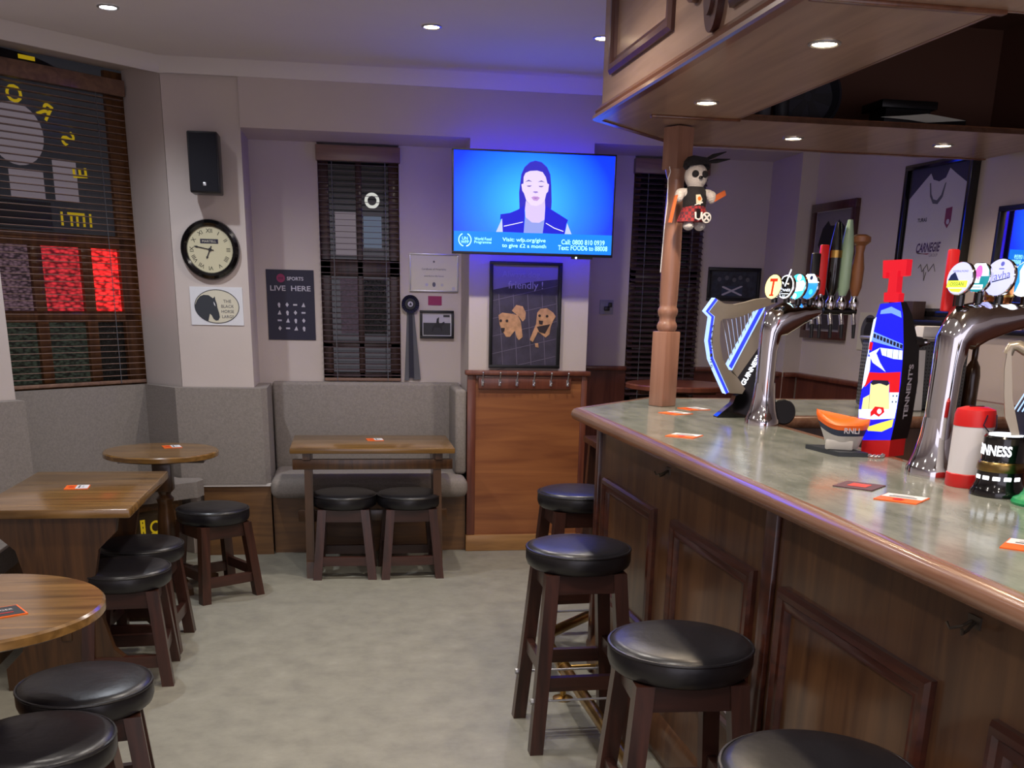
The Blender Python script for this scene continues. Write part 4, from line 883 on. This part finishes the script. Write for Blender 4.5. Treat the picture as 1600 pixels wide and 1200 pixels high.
t = beer_font('beer_font', 'chrome arched beer font with four lit badges, next to the lit harp', (1.406, 3.413, 1.10), 0, st1, .066,
    [('badge', (-.012, -.02, .512), nn, .043, face_T, .455, 'yellow lit badge with a red T'), ('badge', (.022, -.055, .512), nn, .042, face_black, .455, 'black lit badge with white rim'), ('badge', (.077, -.03, .514), nn, .045, face_cyan, .45, 'cyan and white lit badge'), ('badge', (.124, -.03, .516), nn, .045, face_blue, .45, 'blue lit badge with white top')],
    [(.155, 'paddle', .15, blackp), (.185, 'paddle', .18, redp), (.23, 'banded', .26, blackg), (.275, 'plain', .27, pm('pale_green_handle', '9AB8A0', .2)), (.325, 'knob', .22, pm('brown_wood_handle', '8A5A3A', .35))], (.215, .43))
B().lathe([(.0, -.006), (.045, -.006), (.05, 0), (.045, .006), (0, .006)], blackp, Matrix.Translation((.085, .0, .05)) @ Matrix.Rotation(R(80), 4, 'X'), 24).build('drip_plate', t)
st2 = [(0, .02, .042, .05), (-.002, .15, .036, .046), (.0, .30, .036, .048), (.006, .365, .045, .05), (.03, .398, .066, .052), (.09, .418, .055, .05), (.17, .430, .038, .046), (.26, .436, .026, .042), (.33, .434, .016, .03)]
nn2 = (-.95, -.28, .12)
t = beer_font('beer_font', 'large chrome arched beer font with pale oval badges, nearest the camera', (1.433, 2.364, 1.10), 0, st2, .072,
    [('badge', (-.012, -.02, .525), nn2, .041, face_lime, .455, 'white lit badge with a lime band'), ('badge', (.047, -.01, .528), nn2, .037, face_teal, .455, 'teal lit badge'), ('badge', (.100, -.02, .530), nn2, .047, face_lilac, .455, 'largest lilac lit badge'), ('badge', (.178, -.02, .528), nn2, .046, face_ice, .455, 'icy blue lit badge')],
    [(.30, 'plain', .24, steel)], (.33, .432))
B().box((-.018, .028, .44), (.010, .048, .60), redp, .005).build('tap_lever', t)
cop = pm('copper', 'C07848', .25, 1)
b = B(); b.lathe([(.03, 0), (.036, .01), (.036, .09), (.03, .10), (.0, .102)], cop, n=24); b.lathe([(.038, .018), (.038, .024)], brass, n=24); b.lathe([(.038, .076), (.038, .082)], brass, n=24)
b.build('copper_barrel', t, loc=(.135, .02, .462))
# ---------------------------------------------------------------- lit harp
t = thing('harp_sign', 'bronze harp-shaped lit beer sign with blue glowing edges on the bar', 'lit sign', (1.413, 3.644, 1.10))
HP = [(-.1429,.4659),(-.1104,.4484),(-.0664,.4446),(-.0235,.454),(.0254,.4675),(.0689,.473),(.1084,.4566),(.0538,.4343),(.011,.4203),(-.0312,.4006),(-.0681,.393),(-.1085,.3895),(-.1203,.3806),(-.1171,.3055),(-.0987,.2356),(-.0662,.1887),(-.0323,.1653),(.0072,.1178),(-.0037,.0967),(-.0713,.1005),(-.112,.1676),(-.1491,.235),(-.1641,.3048),(-.1559,.3972),(-.1811,.4168)]
Z0 = Fr((0, 0, 0))
B().prism(HP, -.02, .02, bronze, Z0, .006, 3).build('harp_frame', t)
GE = [(-.1459,.4647),(-.1805,.4168),(-.1553,.3973),(-.1622,.3049),(-.1453,.235),(-.1068,.1658),(-.0694,.1005)]
def ribbon(b, fr, pts, w0, w1, z0, z1, mat):
    P = [Vector((p[0], p[1], 0)) for p in pts]; A = []; D = []
    for i, p in enumerate(P):
        d = (P[min(i+1, len(P)-1)]-P[max(i-1, 0)]).normalized(); n = Vector((-d.y, d.x, 0)); A.append(p+n*w0); D.append(p+n*w1)
    q = [(v.x, v.y) for v in A]+[(v.x, v.y) for v in D[::-1]]; return b.prism(q, z0, z1, mat, fr)
ribbon(B(), Z0, GE, -.007, .007, -.014, .0235, glowb).build('edge_light', t)
b = B(); ribbon(b, Z0, GE, -.0078, -.006, -.016, .025, glow); ribbon(b, Z0, GE, .006, .0078, -.016, .025, glow)
for i, ch in enumerate('GUINNESS'):
    k = i/7; v = .205+.155*k; u = -.1545+.012*abs(k-.75); b.text(Fr((0, -.024, 0)), ch, u-.001, v, dgrey, h=.010, w=.013, rot=R(90), bold=.03)
b.build('edge_letters', t)
b = B(); b.prism([(.0626,.4402),(.0405,.4409),(-.0721,.2064),(-.0556,.1918)], -.02, .015, glowb, Z0)
ribbon(b, Z0, [(.0405, .4409), (-.0721, .2064)], -.0016, .0016, -.02, .019, glow); ribbon(b, Z0, [(.0626, .4402), (-.0556, .1918)], -.0016, .0016, -.02, .019, glow); ribbon(b, Z0, [(-.0721, .2064), (-.0556, .1918)], -.0016, .0016, -.02, .019, glow); b.build('soundboard', t)
B().prism([(.0637,.4299),(-.0556,.1918),(-.0288,.1624),(.0524,.2845)], -.018, .018, bronze, Z0, .004).build('lower_arm', t)
b = B(); b.prism([(.0787,.3083),(.0524,.2845),(-.0288,.1624),(.0113,.1089),(-.0286,.0876),(-.0388,.0573),(-.1018,.0056),(-.1018,0),(.0699,.0),(.1033,.0581)], -.03, .016, blackg, Z0, .004); b.build('body', t)
b = B(); ang = math.atan2(.261-.1369, .0591+.0041); b.text(Fr((0, -.0185, 0)), 'GUINNESS', .0285-.005, .191, glowt, w=.130, h=.021, rot=ang, bold=.03); b.build('lit_letters', t)
b = B()
NK = [(-.1052,.3866),(-.0863,.3858),(-.0677,.3884),(-.0506,.3933),(-.0323,.3994),(-.016,.4066),(-.001,.4138),(.0141,.4204),(.0279,.4281)]; SD = [(-.0574,.2125),(-.0478,.2332),(-.0372,.2569),(-.0267,.2805),(-.0149,.304),(-.0034,.3304),(.0081,.3567),(.0198,.3801),(.0315,.4034)]
for p, q in zip(NK, SD): b.cyl((p[0], 0, p[1]), (q[0], 0, q[1]), .0022, chrome, 6)
b.build('strings', t)
# ---------------------------------------------------------------- tall lit tower with the red T
t = thing('lit_tower_sign', 'tall lit beer sign with a castle scene and a big red letter T on top', 'lit sign', (1.458, 2.693, 1.10))
TF = Fr((0, 0, 0), (.5, -.87, 0), (0, 0, 1))
FACE = [(-.0525,.4573),(.016,.4638),(.0286,.4291),(.0447,.3318),(.0507,.2272),(.0481,.1143),(.0409,.0533),(-.0568,.042),(-.064,.0942),(-.0823,.1041),(-.0832,.1596),(-.0764,.3035),(-.0627,.4159)]
FACE = FACE[::-1] if sum(FACE[i][0]*FACE[(i+1) % 13][1]-FACE[(i+1) % 13][0]*FACE[i][1] for i in range(13)) < 0 else FACE
dep = lambda z: .095 if z < .3 else .095-.065*((z-.3)/.165)**1.3
b = B(); n = len(FACE); vs = [TF(u, v, 0) for u, v in FACE]+[TF(u, v, -dep(v)) for u, v in FACE]
b.add(vs, [list(range(n)), list(range(n, 2*n))[::-1]]+[[i, n+i, n+(i+1) % n, (i+1) % n] for i in range(n)], blackp); b.build('housing', t)
tb = em('tower_blue', '1418F0', 0.94); tw = em('tower_pale', 'CFE0FF', 1.08); tr = em('tower_red', 'E01420', 0.72); tcst = em('tower_castle', 'E6DC9A', 0.86); tl = em('tower_light_blue', '6E96FF', 0.94); ty = em('tower_yellow', 'E8E060', 0.79); tk = pm('tower_line_ink', '14143A', .5)
f = B(); f.poly(TF, FACE, tb, 0)
f.poly(TF, [(-.0466,.4383),(-.0132,.4498),(.0199,.4369),(.0255,.4183),(-.0105,.4309),(-.0482,.4273)], tl, 1)
f.poly(TF, [(-.0702,.3768),(.04,.3426),(.0424,.3262),(-.0659,.3462)], tl, 1)
for k in range(9):
    u = -.062+.0118*k; zt = .374-.0031*10*k*.105*1.05; f.poly(TF, [(u, zt-.004), (u+.009, zt-.007), (u+.009, zt-.019), (u, zt-.016)], tk, 2)
f.poly(TF, [(-.0341,.3281),(.0428,.3235),(.0456,.2962),(.0152,.2973),(-.0245,.3063)], tw, 1)
for k in range(3): f.poly(TF, [(-.01+.02*k, .325), (-.0085+.02*k, .325), (-.0075+.02*k, .298), (-.009+.02*k, .298)], tk, 2)
f.poly(TF, [(-.0341,.3281),(-.0707,.3095),(-.0537,.2822),(-.0046,.257),(-.0278,.2837),(-.0446,.3108)], tw, 2)
f.poly(TF, [(-.0759,.2524),(-.017,.2534),(.0458,.2603),(.0496,.1994),(.017,.1966),(.0126,.2273),(-.0494,.2285),(-.0696,.207),(-.0817,.2117)], tr, 2)
f.poly(TF, [(-.068,.4106),(-.0586,.4187),(-.0647,.3603),(-.07,.3263),(-.0721,.3037),(-.0745,.2974),(-.073,.3596)], tw, 2); f.poly(TF, [(-.0715, .345), (-.060, .342), (-.062, .318), (-.073, .322)], tr, 3)
f.poly(TF, [(-.075, .30), (-.062, .30), (-.06, .26), (-.07, .215), (-.08, .20), (-.078, .26)], tw, 3)
f.poly(TF, [(-.0515,.2198),(.0134,.2217),(.0157,.1965),(.0243,.1462),(-.073,.1343),(-.0715,.1722),(-.05,.1855)], tcst, 3); f.poly(TF, [(-.0515, .2198), (-.044, .230), (.008, .232), (.0134, .2217), (.006, .216), (-.02, .222), (-.042, .215)], tk, 4)
f.poly(TF, [(.017,.1966),(.0495,.1992),(.0485,.1485),(.0243,.1462)], tw, 3)
for u, v in ((.03, .185), (.042, .186), (.03, .167), (.042, .168)): f.rect(TF, u, v, u+.004, v+.005, tk, 4)
f.poly(TF, [(-.05, .185), (-.049, .185), (-.046, .14), (-.047, .14)], tk, 4)
f.poly(TF, [(-.0824,.1363),(.0485,.1485),(.0463,.1199),(-.0293,.1094),(-.0788,.1103)], tw, 4); f.poly(TF, [(-.0391,.1317),(-.0252,.1503),(.0043,.15),(.0095,.1362),(-.0078,.1202),(-.0252,.1272),(-.0371,.1174)], tr, 5); f.disc(TF, -.008, .137, .008, tw, 6, n=12)
f.poly(TF, [(-.0458,.0844),(.0043,.1041),(.0438,.1184),(.0414,.0938),(.0084,.0757),(-.0409,.0732)], ty, 4)
f.build('lit_picture', t)
T_ = [(-.0614,.5871),(.019,.5895),(.0197,.5438),(.0047,.5412),(.0023,.5571),(-.007,.5572),(-.0042,.4958),(.0057,.4921),(.0063,.4663),(-.0423,.4667),(-.0449,.4939),(-.0337,.4956),(-.0343,.552),(-.0457,.5521),(-.0446,.536),(-.0554,.536)]
B().prism([(u, v-.004) for u, v in T_], -.03, .0, em('lit_red_letter', 'E8182C', 0.58), TF, .002).build('letter_t', t)
b = B(); b.prism([(-.0575, 0), (.041, 0), (.041, .053), (-.0575, .042)], -.085, .001, redp, TF, .003); b.build('foot', t)
SF = Fr(TF(.0525, 0, 0), -TF.n, (0, 0, 1)); b = B(); b.text(SF, "TENNENT'S", .043, .20, lt, w=.165, h=.026, rot=R(90), bold=.03, lay=0); b.build('side_letters', t)
b = B(); b.cyl(SF(.07, .345, -.03), SF(.125, .345, -.03), .022, blackp, 20, .016); b.cyl(SF(.125, .345, -.03), SF(.175, .345, -.03), .006, chrome, 12); b.cyl(SF(.15, .345, -.03), SF(.156, .345, -.03), .011, chrome, 12); b.build('side_tap', t)
# ---------------------------------------------------------------- lifeboat money box
t = thing('lifeboat_money_box', 'small lifeboat-shaped collection box with an orange top, on a dark base', 'collection box', (1.364, 2.733, 1.10))
b = B(); b.prism([(-.062, .115), (-.035, -.065), (.055, -.085), (.04, .09)], 0, .014, pm('slate_base', '2A3038', .4), ID, .003); b.build('base', t)
BF = Fr((0, 0, 0), (.9, -.43, 0), (.43, .9, 0))
def bring(tt, extra=0, dz=0):
    k = .42+.58*tt**.6; out = []; N = 40
    for i in range(N):
        a = 2*math.pi*i/N; c_, s_ = math.cos(a), math.sin(a); x = .082*c_
        q = x/.082; wy = .043*(1-max(0, -q)**2.6*.92-max(0, q)**6*.35)
        sh = .094+.03*max(0, -q)**2+.002*q; kl = .018+.02*max(0, -q)**2
        xx = x*(.62+.38*tt); y = s_*wy*k if abs(c_) < .99 else s_*wy*k
        out.append(BF(xx+.004*(1-tt), y*(1+extra), kl+(sh-kl)*tt+dz))
    return out
hullm = pm('lifeboat_grey_hull', 'B4B2B0', .35)
B().loft([bring(x) for x in (0, .1, .25, .4, .55)], hullm).build('hull', t)
o = B().loft([bring(x, .01) for x in (.53, .65, .78)], pm('lifeboat_navy_band', '26304A', .35)); o.build('band', t)
b = B(); b.loft([bring(x, .015) for x in (.78, .9)], orangep); b.loft([bring(.9, .015), bring(.97, .03), bring(1, -.12, .004), bring(1, -.5, .012), bring(1, -.93, .016)], orangep); b.build('deck', t)
B().box((-.045, -.03, .014), (.04, .03, .045), hullm, .006, Matrix((BF.a, BF.b, BF.n)).transposed().to_4x4()).build('keel_block', t)
b = B(); b.text(Fr(BF(.03, -.047, .078), (.96, -.28, 0), (0, 0, 1)), 'RNLI', 0, 0, lt, w=.046, h=.017, bold=.02); b.build('letters', t)
b = B()
for i in range(22):
    k = i/21; p = Vector((.1*k, -.035*math.sin(k*5), .006)); b.tube([p+Vector((.006*math.cos(a*math.pi/4), .004*math.sin(a*math.pi/4)*(1 if i % 2 else .3), .004*math.sin(a*math.pi/4)*(.3 if i % 2 else 1))) for a in range(8)], .0014, steel, 5, True)
tag(b.build('chain', loc=(1.409, 2.671, 1.10)), 'thin steel chain lying at the foot of the lit castle sign', 'chain')
# ---------------------------------------------------------------- charity tins, small lit font
t = thing('collection_tin', 'white collection tin with red cap and red base beside the chrome font', 'collection tin', (1.43, 2.212, 1.10))
B().lathe([(0, 0), (.05, 0), (.052, .004), (.052, .034), (.0505, .036)], redp, n=40).build('base', t)
b = B(); b.lathe([(.050, .036), (.050, .158)], pm('tin_white_label', 'D2D0D6', .4), n=40); b.build('label', t)
b = B(); b.lathe([(.051, .158), (.051, .185), (.047, .2), (.03, .206), (0, .207)], redp, n=40); b.box((-.02, -.002, .2065), (.02, .002, .2085), blackp); b.tube([(.0, -.052, .19), (-.01, -.056, .165), (.015, -.058, .14), (.03, -.052, .16), (.03, -.045, .19)], .0018, navy, 5); b.build('cap', t)
t = thing('small_lit_font', 'small black and gold lit drum-shaped beer font at the right edge of the bar', 'beer tap', (1.435, 2.095, 1.10))
B().lathe([(0, 0), (.066, 0), (.067, .01), (.062, .02), (.056, .035), (.055, .062)], blackg, n=44).build('base', t)
B().lathe([(.055, .062), (.057, .066), (.056, .082), (.053, .086)], pm('dull_gold_band', '8A7448', .3, 1), n=44).build('gold_band', t)
b = B(); b.lathe([(.053, .086), (.051, .09), (.051, .145), (.047, .15), (0, .15)], blackg, n=44); o = b.build('drum', t)
def wrap(rad, z, a0): return lambda u, v: Vector(((rad)*math.cos(a0+u/rad), rad*math.sin(a0+u/rad), z+v))
b = B(); b.text(None, 'GUINNESS', 0, 0, glowt, w=.118, h=.026, bold=.03, fn=wrap(.0518, .115, R(-168))); b.lathe([(.040, .1505), (.040, .153), (.033, .153), (.033, .1505)], glowt, n=40, cap=False); b.build('lit_letters', t)
b = B()
for k in range(5):
    a = R(-185+27*k); Fq = Fr((.0557*math.cos(a), .0557*math.sin(a), .047), (-math.sin(a), math.cos(a), 0), (0, 0, 1)); b.fbox(Fq, -.009, -.005, -.002, .009, .005, .001, glowt, .0015)
b.build('lit_window', t)
HFr = Fr((.0, .0, .15), (.85, -.5, 0), (0, 0, 1))
b = B(); b.prism([(-.028, .20), (-.020, .205), (-.012, .16), (.0, .09), (.02, .03), (.03, .0), (.012, .0), (-.01, .045), (-.02, .10), (-.028, .16)], -.014, .014, bronze, HFr, .005); b.build('harp_pillar', t)
b = B(); b.tube([HFr(-.026, .195), HFr(-.02, .213), HFr(-.005, .215), HFr(.012, .205), HFr(.035, .20), HFr(.06, .207), HFr(.085, .218)], .013, bronze, 12); b.build('harp_neck', t)
b = B(); b.prism([(.085, .205), (.07, .2), (-.0, .03), (.02, .0), (.06, .0), (.09, .07)], -.010, .010, navy, HFr, .002)
for k in range(3): b.cyl(HFr(.078-.008*k, .19, .012), HFr(.026-.010*k, .06, .012), .0018, glow, 6)
b.build('harp_body', t)
t = thing('green_collection_tin', 'green plastic collection tin with a pale label, cut off by the right edge', 'collection tin', (1.456, 1.975, 1.10))
B().lathe([(0, 0), (.062, 0), (.064, .006), (.060, .014), (.048, .02), (.040, .032), (.036, .06), (.038, .11), (.045, .13)], greenp, n=44).build('body', t)
b = B(); b.lathe([(.0455, .13), (.0455, .195)], creamp, n=44); b.text(None, 'S FOR', 0, 0, dgrey, w=.07, h=.02, fn=wrap(.0462, .172, R(-140))); b.build('label', t)
B().lathe([(.047, .195), (.048, .2), (.048, .225), (.042, .235), (0, .237)], greenp, n=44).build('cap', t)
# ---------------------------------------------------------------- far run of the bar
t = thing('glass_washer', 'dark grey perforated bar machine standing on the far counter', 'appliance', (2.311, 4.071, 1.1015), R(3))
perf, nt, bs = newmat('perforated_grey'); tc = nt.nodes.new('ShaderNodeTexCoord'); v = nt.nodes.new('ShaderNodeTexVoronoi'); v.inputs['Scale'].default_value = 70; v.inputs['Randomness'].default_value = 0
rp = nt.nodes.new('ShaderNodeValToRGB'); rp.color_ramp.elements[0].color = lin('101012'); rp.color_ramp.elements[1].color = lin('55585C'); rp.color_ramp.elements[0].position = .3; rp.color_ramp.elements[1].position = .4
nt.links.new(tc.outputs['Object'], v.inputs[0]); nt.links.new(v.outputs['Distance'], rp.inputs[0]); nt.links.new(rp.outputs[0], bs.inputs['Base Color']); bs.inputs['Roughness'].default_value = .4
B().box((-.19, -.14, 0), (.19, .14, .30), perf, .008).build('cabinet', t); B().box((-.2, -.15, .30), (.2, .15, .315), steel, .004).build('lid', t); B().box((.04, -.155, .01), (.12, -.141, .13), steel, .003).build('door_plate', t)
b = B(); F = Fr((0, 0, 0), (1, .04, 0), (0, .12, 1)); b.fbox(F, -.095, 0, 0, .10, .265, .003, white); F = Fr(F(0, 0, .0032), F.a, F.b)
for k, w_ in enumerate((.09, .12, .12, .14, .06)): b.rect(F, -w_/2, .15-.025*k, w_/2, .16-.025*k, greyp if k < 3 else lt, 0)
tag(b.build('price_card', loc=(2.187, 3.893, 1.102)), 'white printed card propped against the grey machine behind the bar', 'card')
tag(B().box((-.05, -.04, 0), (.05, .04, .05), white, .006).build('napkin_box', loc=(2.364, 4.071, 1.382)), 'small white box on top of the grey machine', 'box')
tag(B().lathe([(0, 0), (.034, 0), (.036, .01), (.036, .15), (.03, .19), (.014, .22), (.014, .28), (.016, .285), (.016, .295), (0, .295)], pm('brown_bottle_glass', '3A2416', .15), n=28).build('brown_bottle', loc=(2.542, 4.0, 1.101)), 'brown bottle standing on the far counter, right of the grey machine', 'bottle')
CAM_SCALE = 1.0
# ---------------------------------------------------------------- beer mats
def mat_(name, label, loc, rz, style, s_=.046):
    b = B(); b.box((-s_, -s_, 0), (s_, s_, .0022), orangep if style != 1 else pm('mat_dark_card', '5A3A44', .6) if 'mat_dark_card' not in MATS else MATS['mat_dark_card']); F = Fr((0, 0, .0022), (1, 0, 0), (0, 1, 0))
    if style == 0: b.rect(F, -.004, -s_*.95, s_*.95, s_*.95, white, 0); b.rect(F, .005, -.03, .012, .03, greyp, 1); b.rect(F, .02, -.02, .026, .026, lt, 1); b.disc(F, -.022, 0, .012, redp, 0, n=14)
    elif style == 1: b.rect(F, -.022, -.022, .022, .022, pm('mat_red_print', 'D8402E', .5) if 'mat_red_print' not in MATS else MATS['mat_red_print'], 0)
    else: b.rect(F, -s_*.9, -s_*.9, s_*.9, s_*.9, dgrey, 0); b.text(F, 'LAGER', 0, .01, white, w=.05); b.rect(F, -.02, -.02, .02, -.014, redp, 1)
    return tag(b.build(name, loc=loc, rotz=rz), label, 'beer mat', 'beer mats')
zc, zt = 1.1002, .7202
mat_('beer_mat', 'orange and white beer mat on the bar at the foot of the wooden post', (1.209, 3.769, zc), .5, 0)
mat_('beer_mat', 'orange and white beer mat near the left edge of the bar, below the post', (1.031, 3.111, zc), .9, 0)
mat_('beer_mat', 'dark beer mat with a red square, lying between the lifeboat box and the camera', (1.164, 2.213, zc), .75, 1)
mat_('beer_mat', 'orange and white beer mat on the bar beside the dark red-printed one', (1.182, 2.053, zc), .75, 0)
mat_('beer_mat', 'orange and white beer mat cut off by the right edge of the photo', (1.182, 1.60, zc), .8, 0)
mat_('beer_mat', 'pale beer mat lying behind the lit harp sign', (1.333, 3.929, zc), .3, 0)
mat_('beer_mat', 'orange and white beer mat on the rectangular trestle table', (-1.12, 4.42, zt), .1, 0)
mat_('beer_mat', 'orange and white beer mat on the small round pedestal table', (-.93, 5.62, zt), .3, 0)
mat_('beer_mat', 'white-looking beer mat on the narrow recess table', (.135, 5.90, zt), .1, 0)
mat_('beer_mat', 'dark beer mat with orange rim on the near round table', (-.875, 2.63, zt), .55, 2)
CAM_SCALE = .8889
# ---------------------------------------------------------------- panda soft toy
t = thing('panda_toy', 'panda soft toy in a red tartan kilt and black waistcoat hanging on the post', 'soft toy', (1.283, 3.942, 1.753), R(8))
fur = pm('toy_white_fur', 'C4BFC0', .9, bump=(180, .5)); fk = pm('toy_black_fur', '17151C', .9, bump=(160, .4))
b = B(); b.ball((0, 0, .215), (.05, .042, .052), fur, 24); b.ball((0, 0, .125), (.046, .036, .062), fur, 20)
for s_ in (-1, 1):
    b.ball((s_*.075, -.008, .135), (.02, .02, .026), fur, 14); b.ball((s_*.055, 0, .15), (.034, .018, .018), fur, 12); b.ball((s_*.026, -.012, .022), (.023, .03, .02), fur, 14); b.ball((s_*.024, 0, .05), (.02, .02, .034), fur, 12)
o = b.build('body', t, sharp=180); md = o.modifiers.new('blend', 'REMESH'); md.mode = 'VOXEL'; md.voxel_size = .005; md.use_smooth_shade = True
b = B()
for s_ in (-1, 1): b.ball((s_*.021, -.037, .220), (.016, .009, .014), fk, 12)
b.build('eye_patch', t)
b = B()
for s_ in (-1, 1): b.ball((s_*.045, .0, .252), (.016, .010, .016), fk, 12)
b.build('ear', t); b = B(); b.ball((0, -.045, .206), (.010, .008, .007), blackg, 10); b.ball((-.019, -.045, .222), .003, blackg, 8); b.ball((.019, -.045, .222), .003, blackg, 8); b.build('nose', t)
b = B(); b.lathe([(.034, .082), (.049, .09), (.051, .13), (.046, .16), (.032, .175)], fk, n=28, sy=.8); b.poly(Fr((0, -.0415, .128)), [(-.016, .012), (.004, .014), (.015, -.004), (.008, -.026), (-.012, -.022)], creamp, 1); b.disc(Fr((0, -.0415, .128)), .001, -.002, .008, orangep, 2); b.poly(Fr((0, -.0415, .128)), [(-.02, -.03), (.018, -.018), (.016, -.013), (-.018, -.026)], white, 3); b.build('waistcoat', t)
m, nt, bs = newmat('red_tartan'); tc = nt.nodes.new('ShaderNodeTexCoord'); mp = nt.nodes.new('ShaderNodeMapping'); mp.inputs['Rotation'].default_value = (0, 0, .4); ck = nt.nodes.new('ShaderNodeTexChecker'); ck.inputs['Scale'].default_value = 90; ck.inputs['Color1'].default_value = lin('8E1E26'); ck.inputs['Color2'].default_value = lin('4A1A2A')
nt.links.new(tc.outputs['Object'], mp.inputs[0]); nt.links.new(mp.outputs[0], ck.inputs[0]); nt.links.new(ck.outputs[0], bs.inputs['Base Color']); bs.inputs['Roughness'].default_value = .8
b = B(); N = 36; r0 = [(.047*math.cos(2*math.pi*i/N), .040*math.sin(2*math.pi*i/N), .098) for i in range(N)]; r1 = [((.068+.005*(i % 2))*math.cos(2*math.pi*i/N), (.052+.005*(i % 2))*math.sin(2*math.pi*i/N), .036) for i in range(N)]
b.loft([[Vector(p) for p in r0], [Vector(p) for p in r1]], m); b.build('kilt', t)
b = B(); b.prism([(-.016, .085), (.0, .085), (-.002, .05), (-.016, .05)], 0, .012, blackp, Fr((0, -.052, 0))); b.tube([(-.022, -.062, .072), (-.02, -.064, .048), (-.008, -.066, .042), (.004, -.064, .048), (.006, -.062, .072)], .004, white, 6); b.build('sporran', t)
b = B(); F = Fr((.030, -.062, .052)); b.prism([(.021*math.cos(R(k)), .021*math.sin(R(k))) for k in range(0, 360, 15)], -.004, 0, white, F); b.disc(F, 0, 0, .016, dgrey, 0, t=.0008)
for a in (45, 135): b.poly(F, [(.017*math.cos(R(a+d_)), .017*math.sin(R(a+d_))) for d_ in (-12, 12, 168, 192)], white, 1, .0008)
b.build('round_tag', t)
b = B(); b.prism([(-.05, .25), (.045, .262), (.035, .285), (-.03, .29), (-.046, .272)], -.028, .028, fk, Fr((0, 0, 0)), .008); b.build('cap', t)
b = B()
for pts in ([(.02, .0, .27), (.07, .0, .295), (.13, .0, .315)], [(.03, .0, .268), (.09, .0, .278), (.15, .0, .288)]): b.tube(pts, [.004, .009, .002], fk, 6)
b.build('feather', t)
o1 = pm('toy_orange_strip', 'C4602E', .7)
b = B(); b.prism([(.075, .138), (.125, .165), (.132, .145), (.082, .118)], -.006, .006, o1, Fr((0, -.018, 0)), .002); b.build('orange_strip', t)
b = B(); b.prism([(-.10, .135), (-.088, .138), (-.108, .03), (-.122, .03)], -.005, .005, o1, Fr((0, -.02, 0)), .002); b.build('orange_strip', t)
CAM_SCALE = 1.0
# ---------------------------------------------------------------- under the corner bench
b = B(); b.box((-.09, -.05, 0), (.09, .05, .335), pm('box_brown_card', '4A3A20', .6), .003); F = Fr((0, -.0505, .19))
b.rect(F, -.075, .03, -.045, .125, yel_glow_ink, 0)
for v in (.05, .078, .104): b.rect(F, -.063, v, -.057, v+.01, dgrey, 1)
b.ring(F, .02, .075, .036, .012, yel_glow_ink, 0); b.rect(F, -.01, .03, .055, .045, yel_glow_ink, 1)
tag(b.build('card_box', loc=(-1.12, 5.77, 0), rotz=R(45)), 'brown box with yellow lettering on the floor under the round pedestal table', 'box')
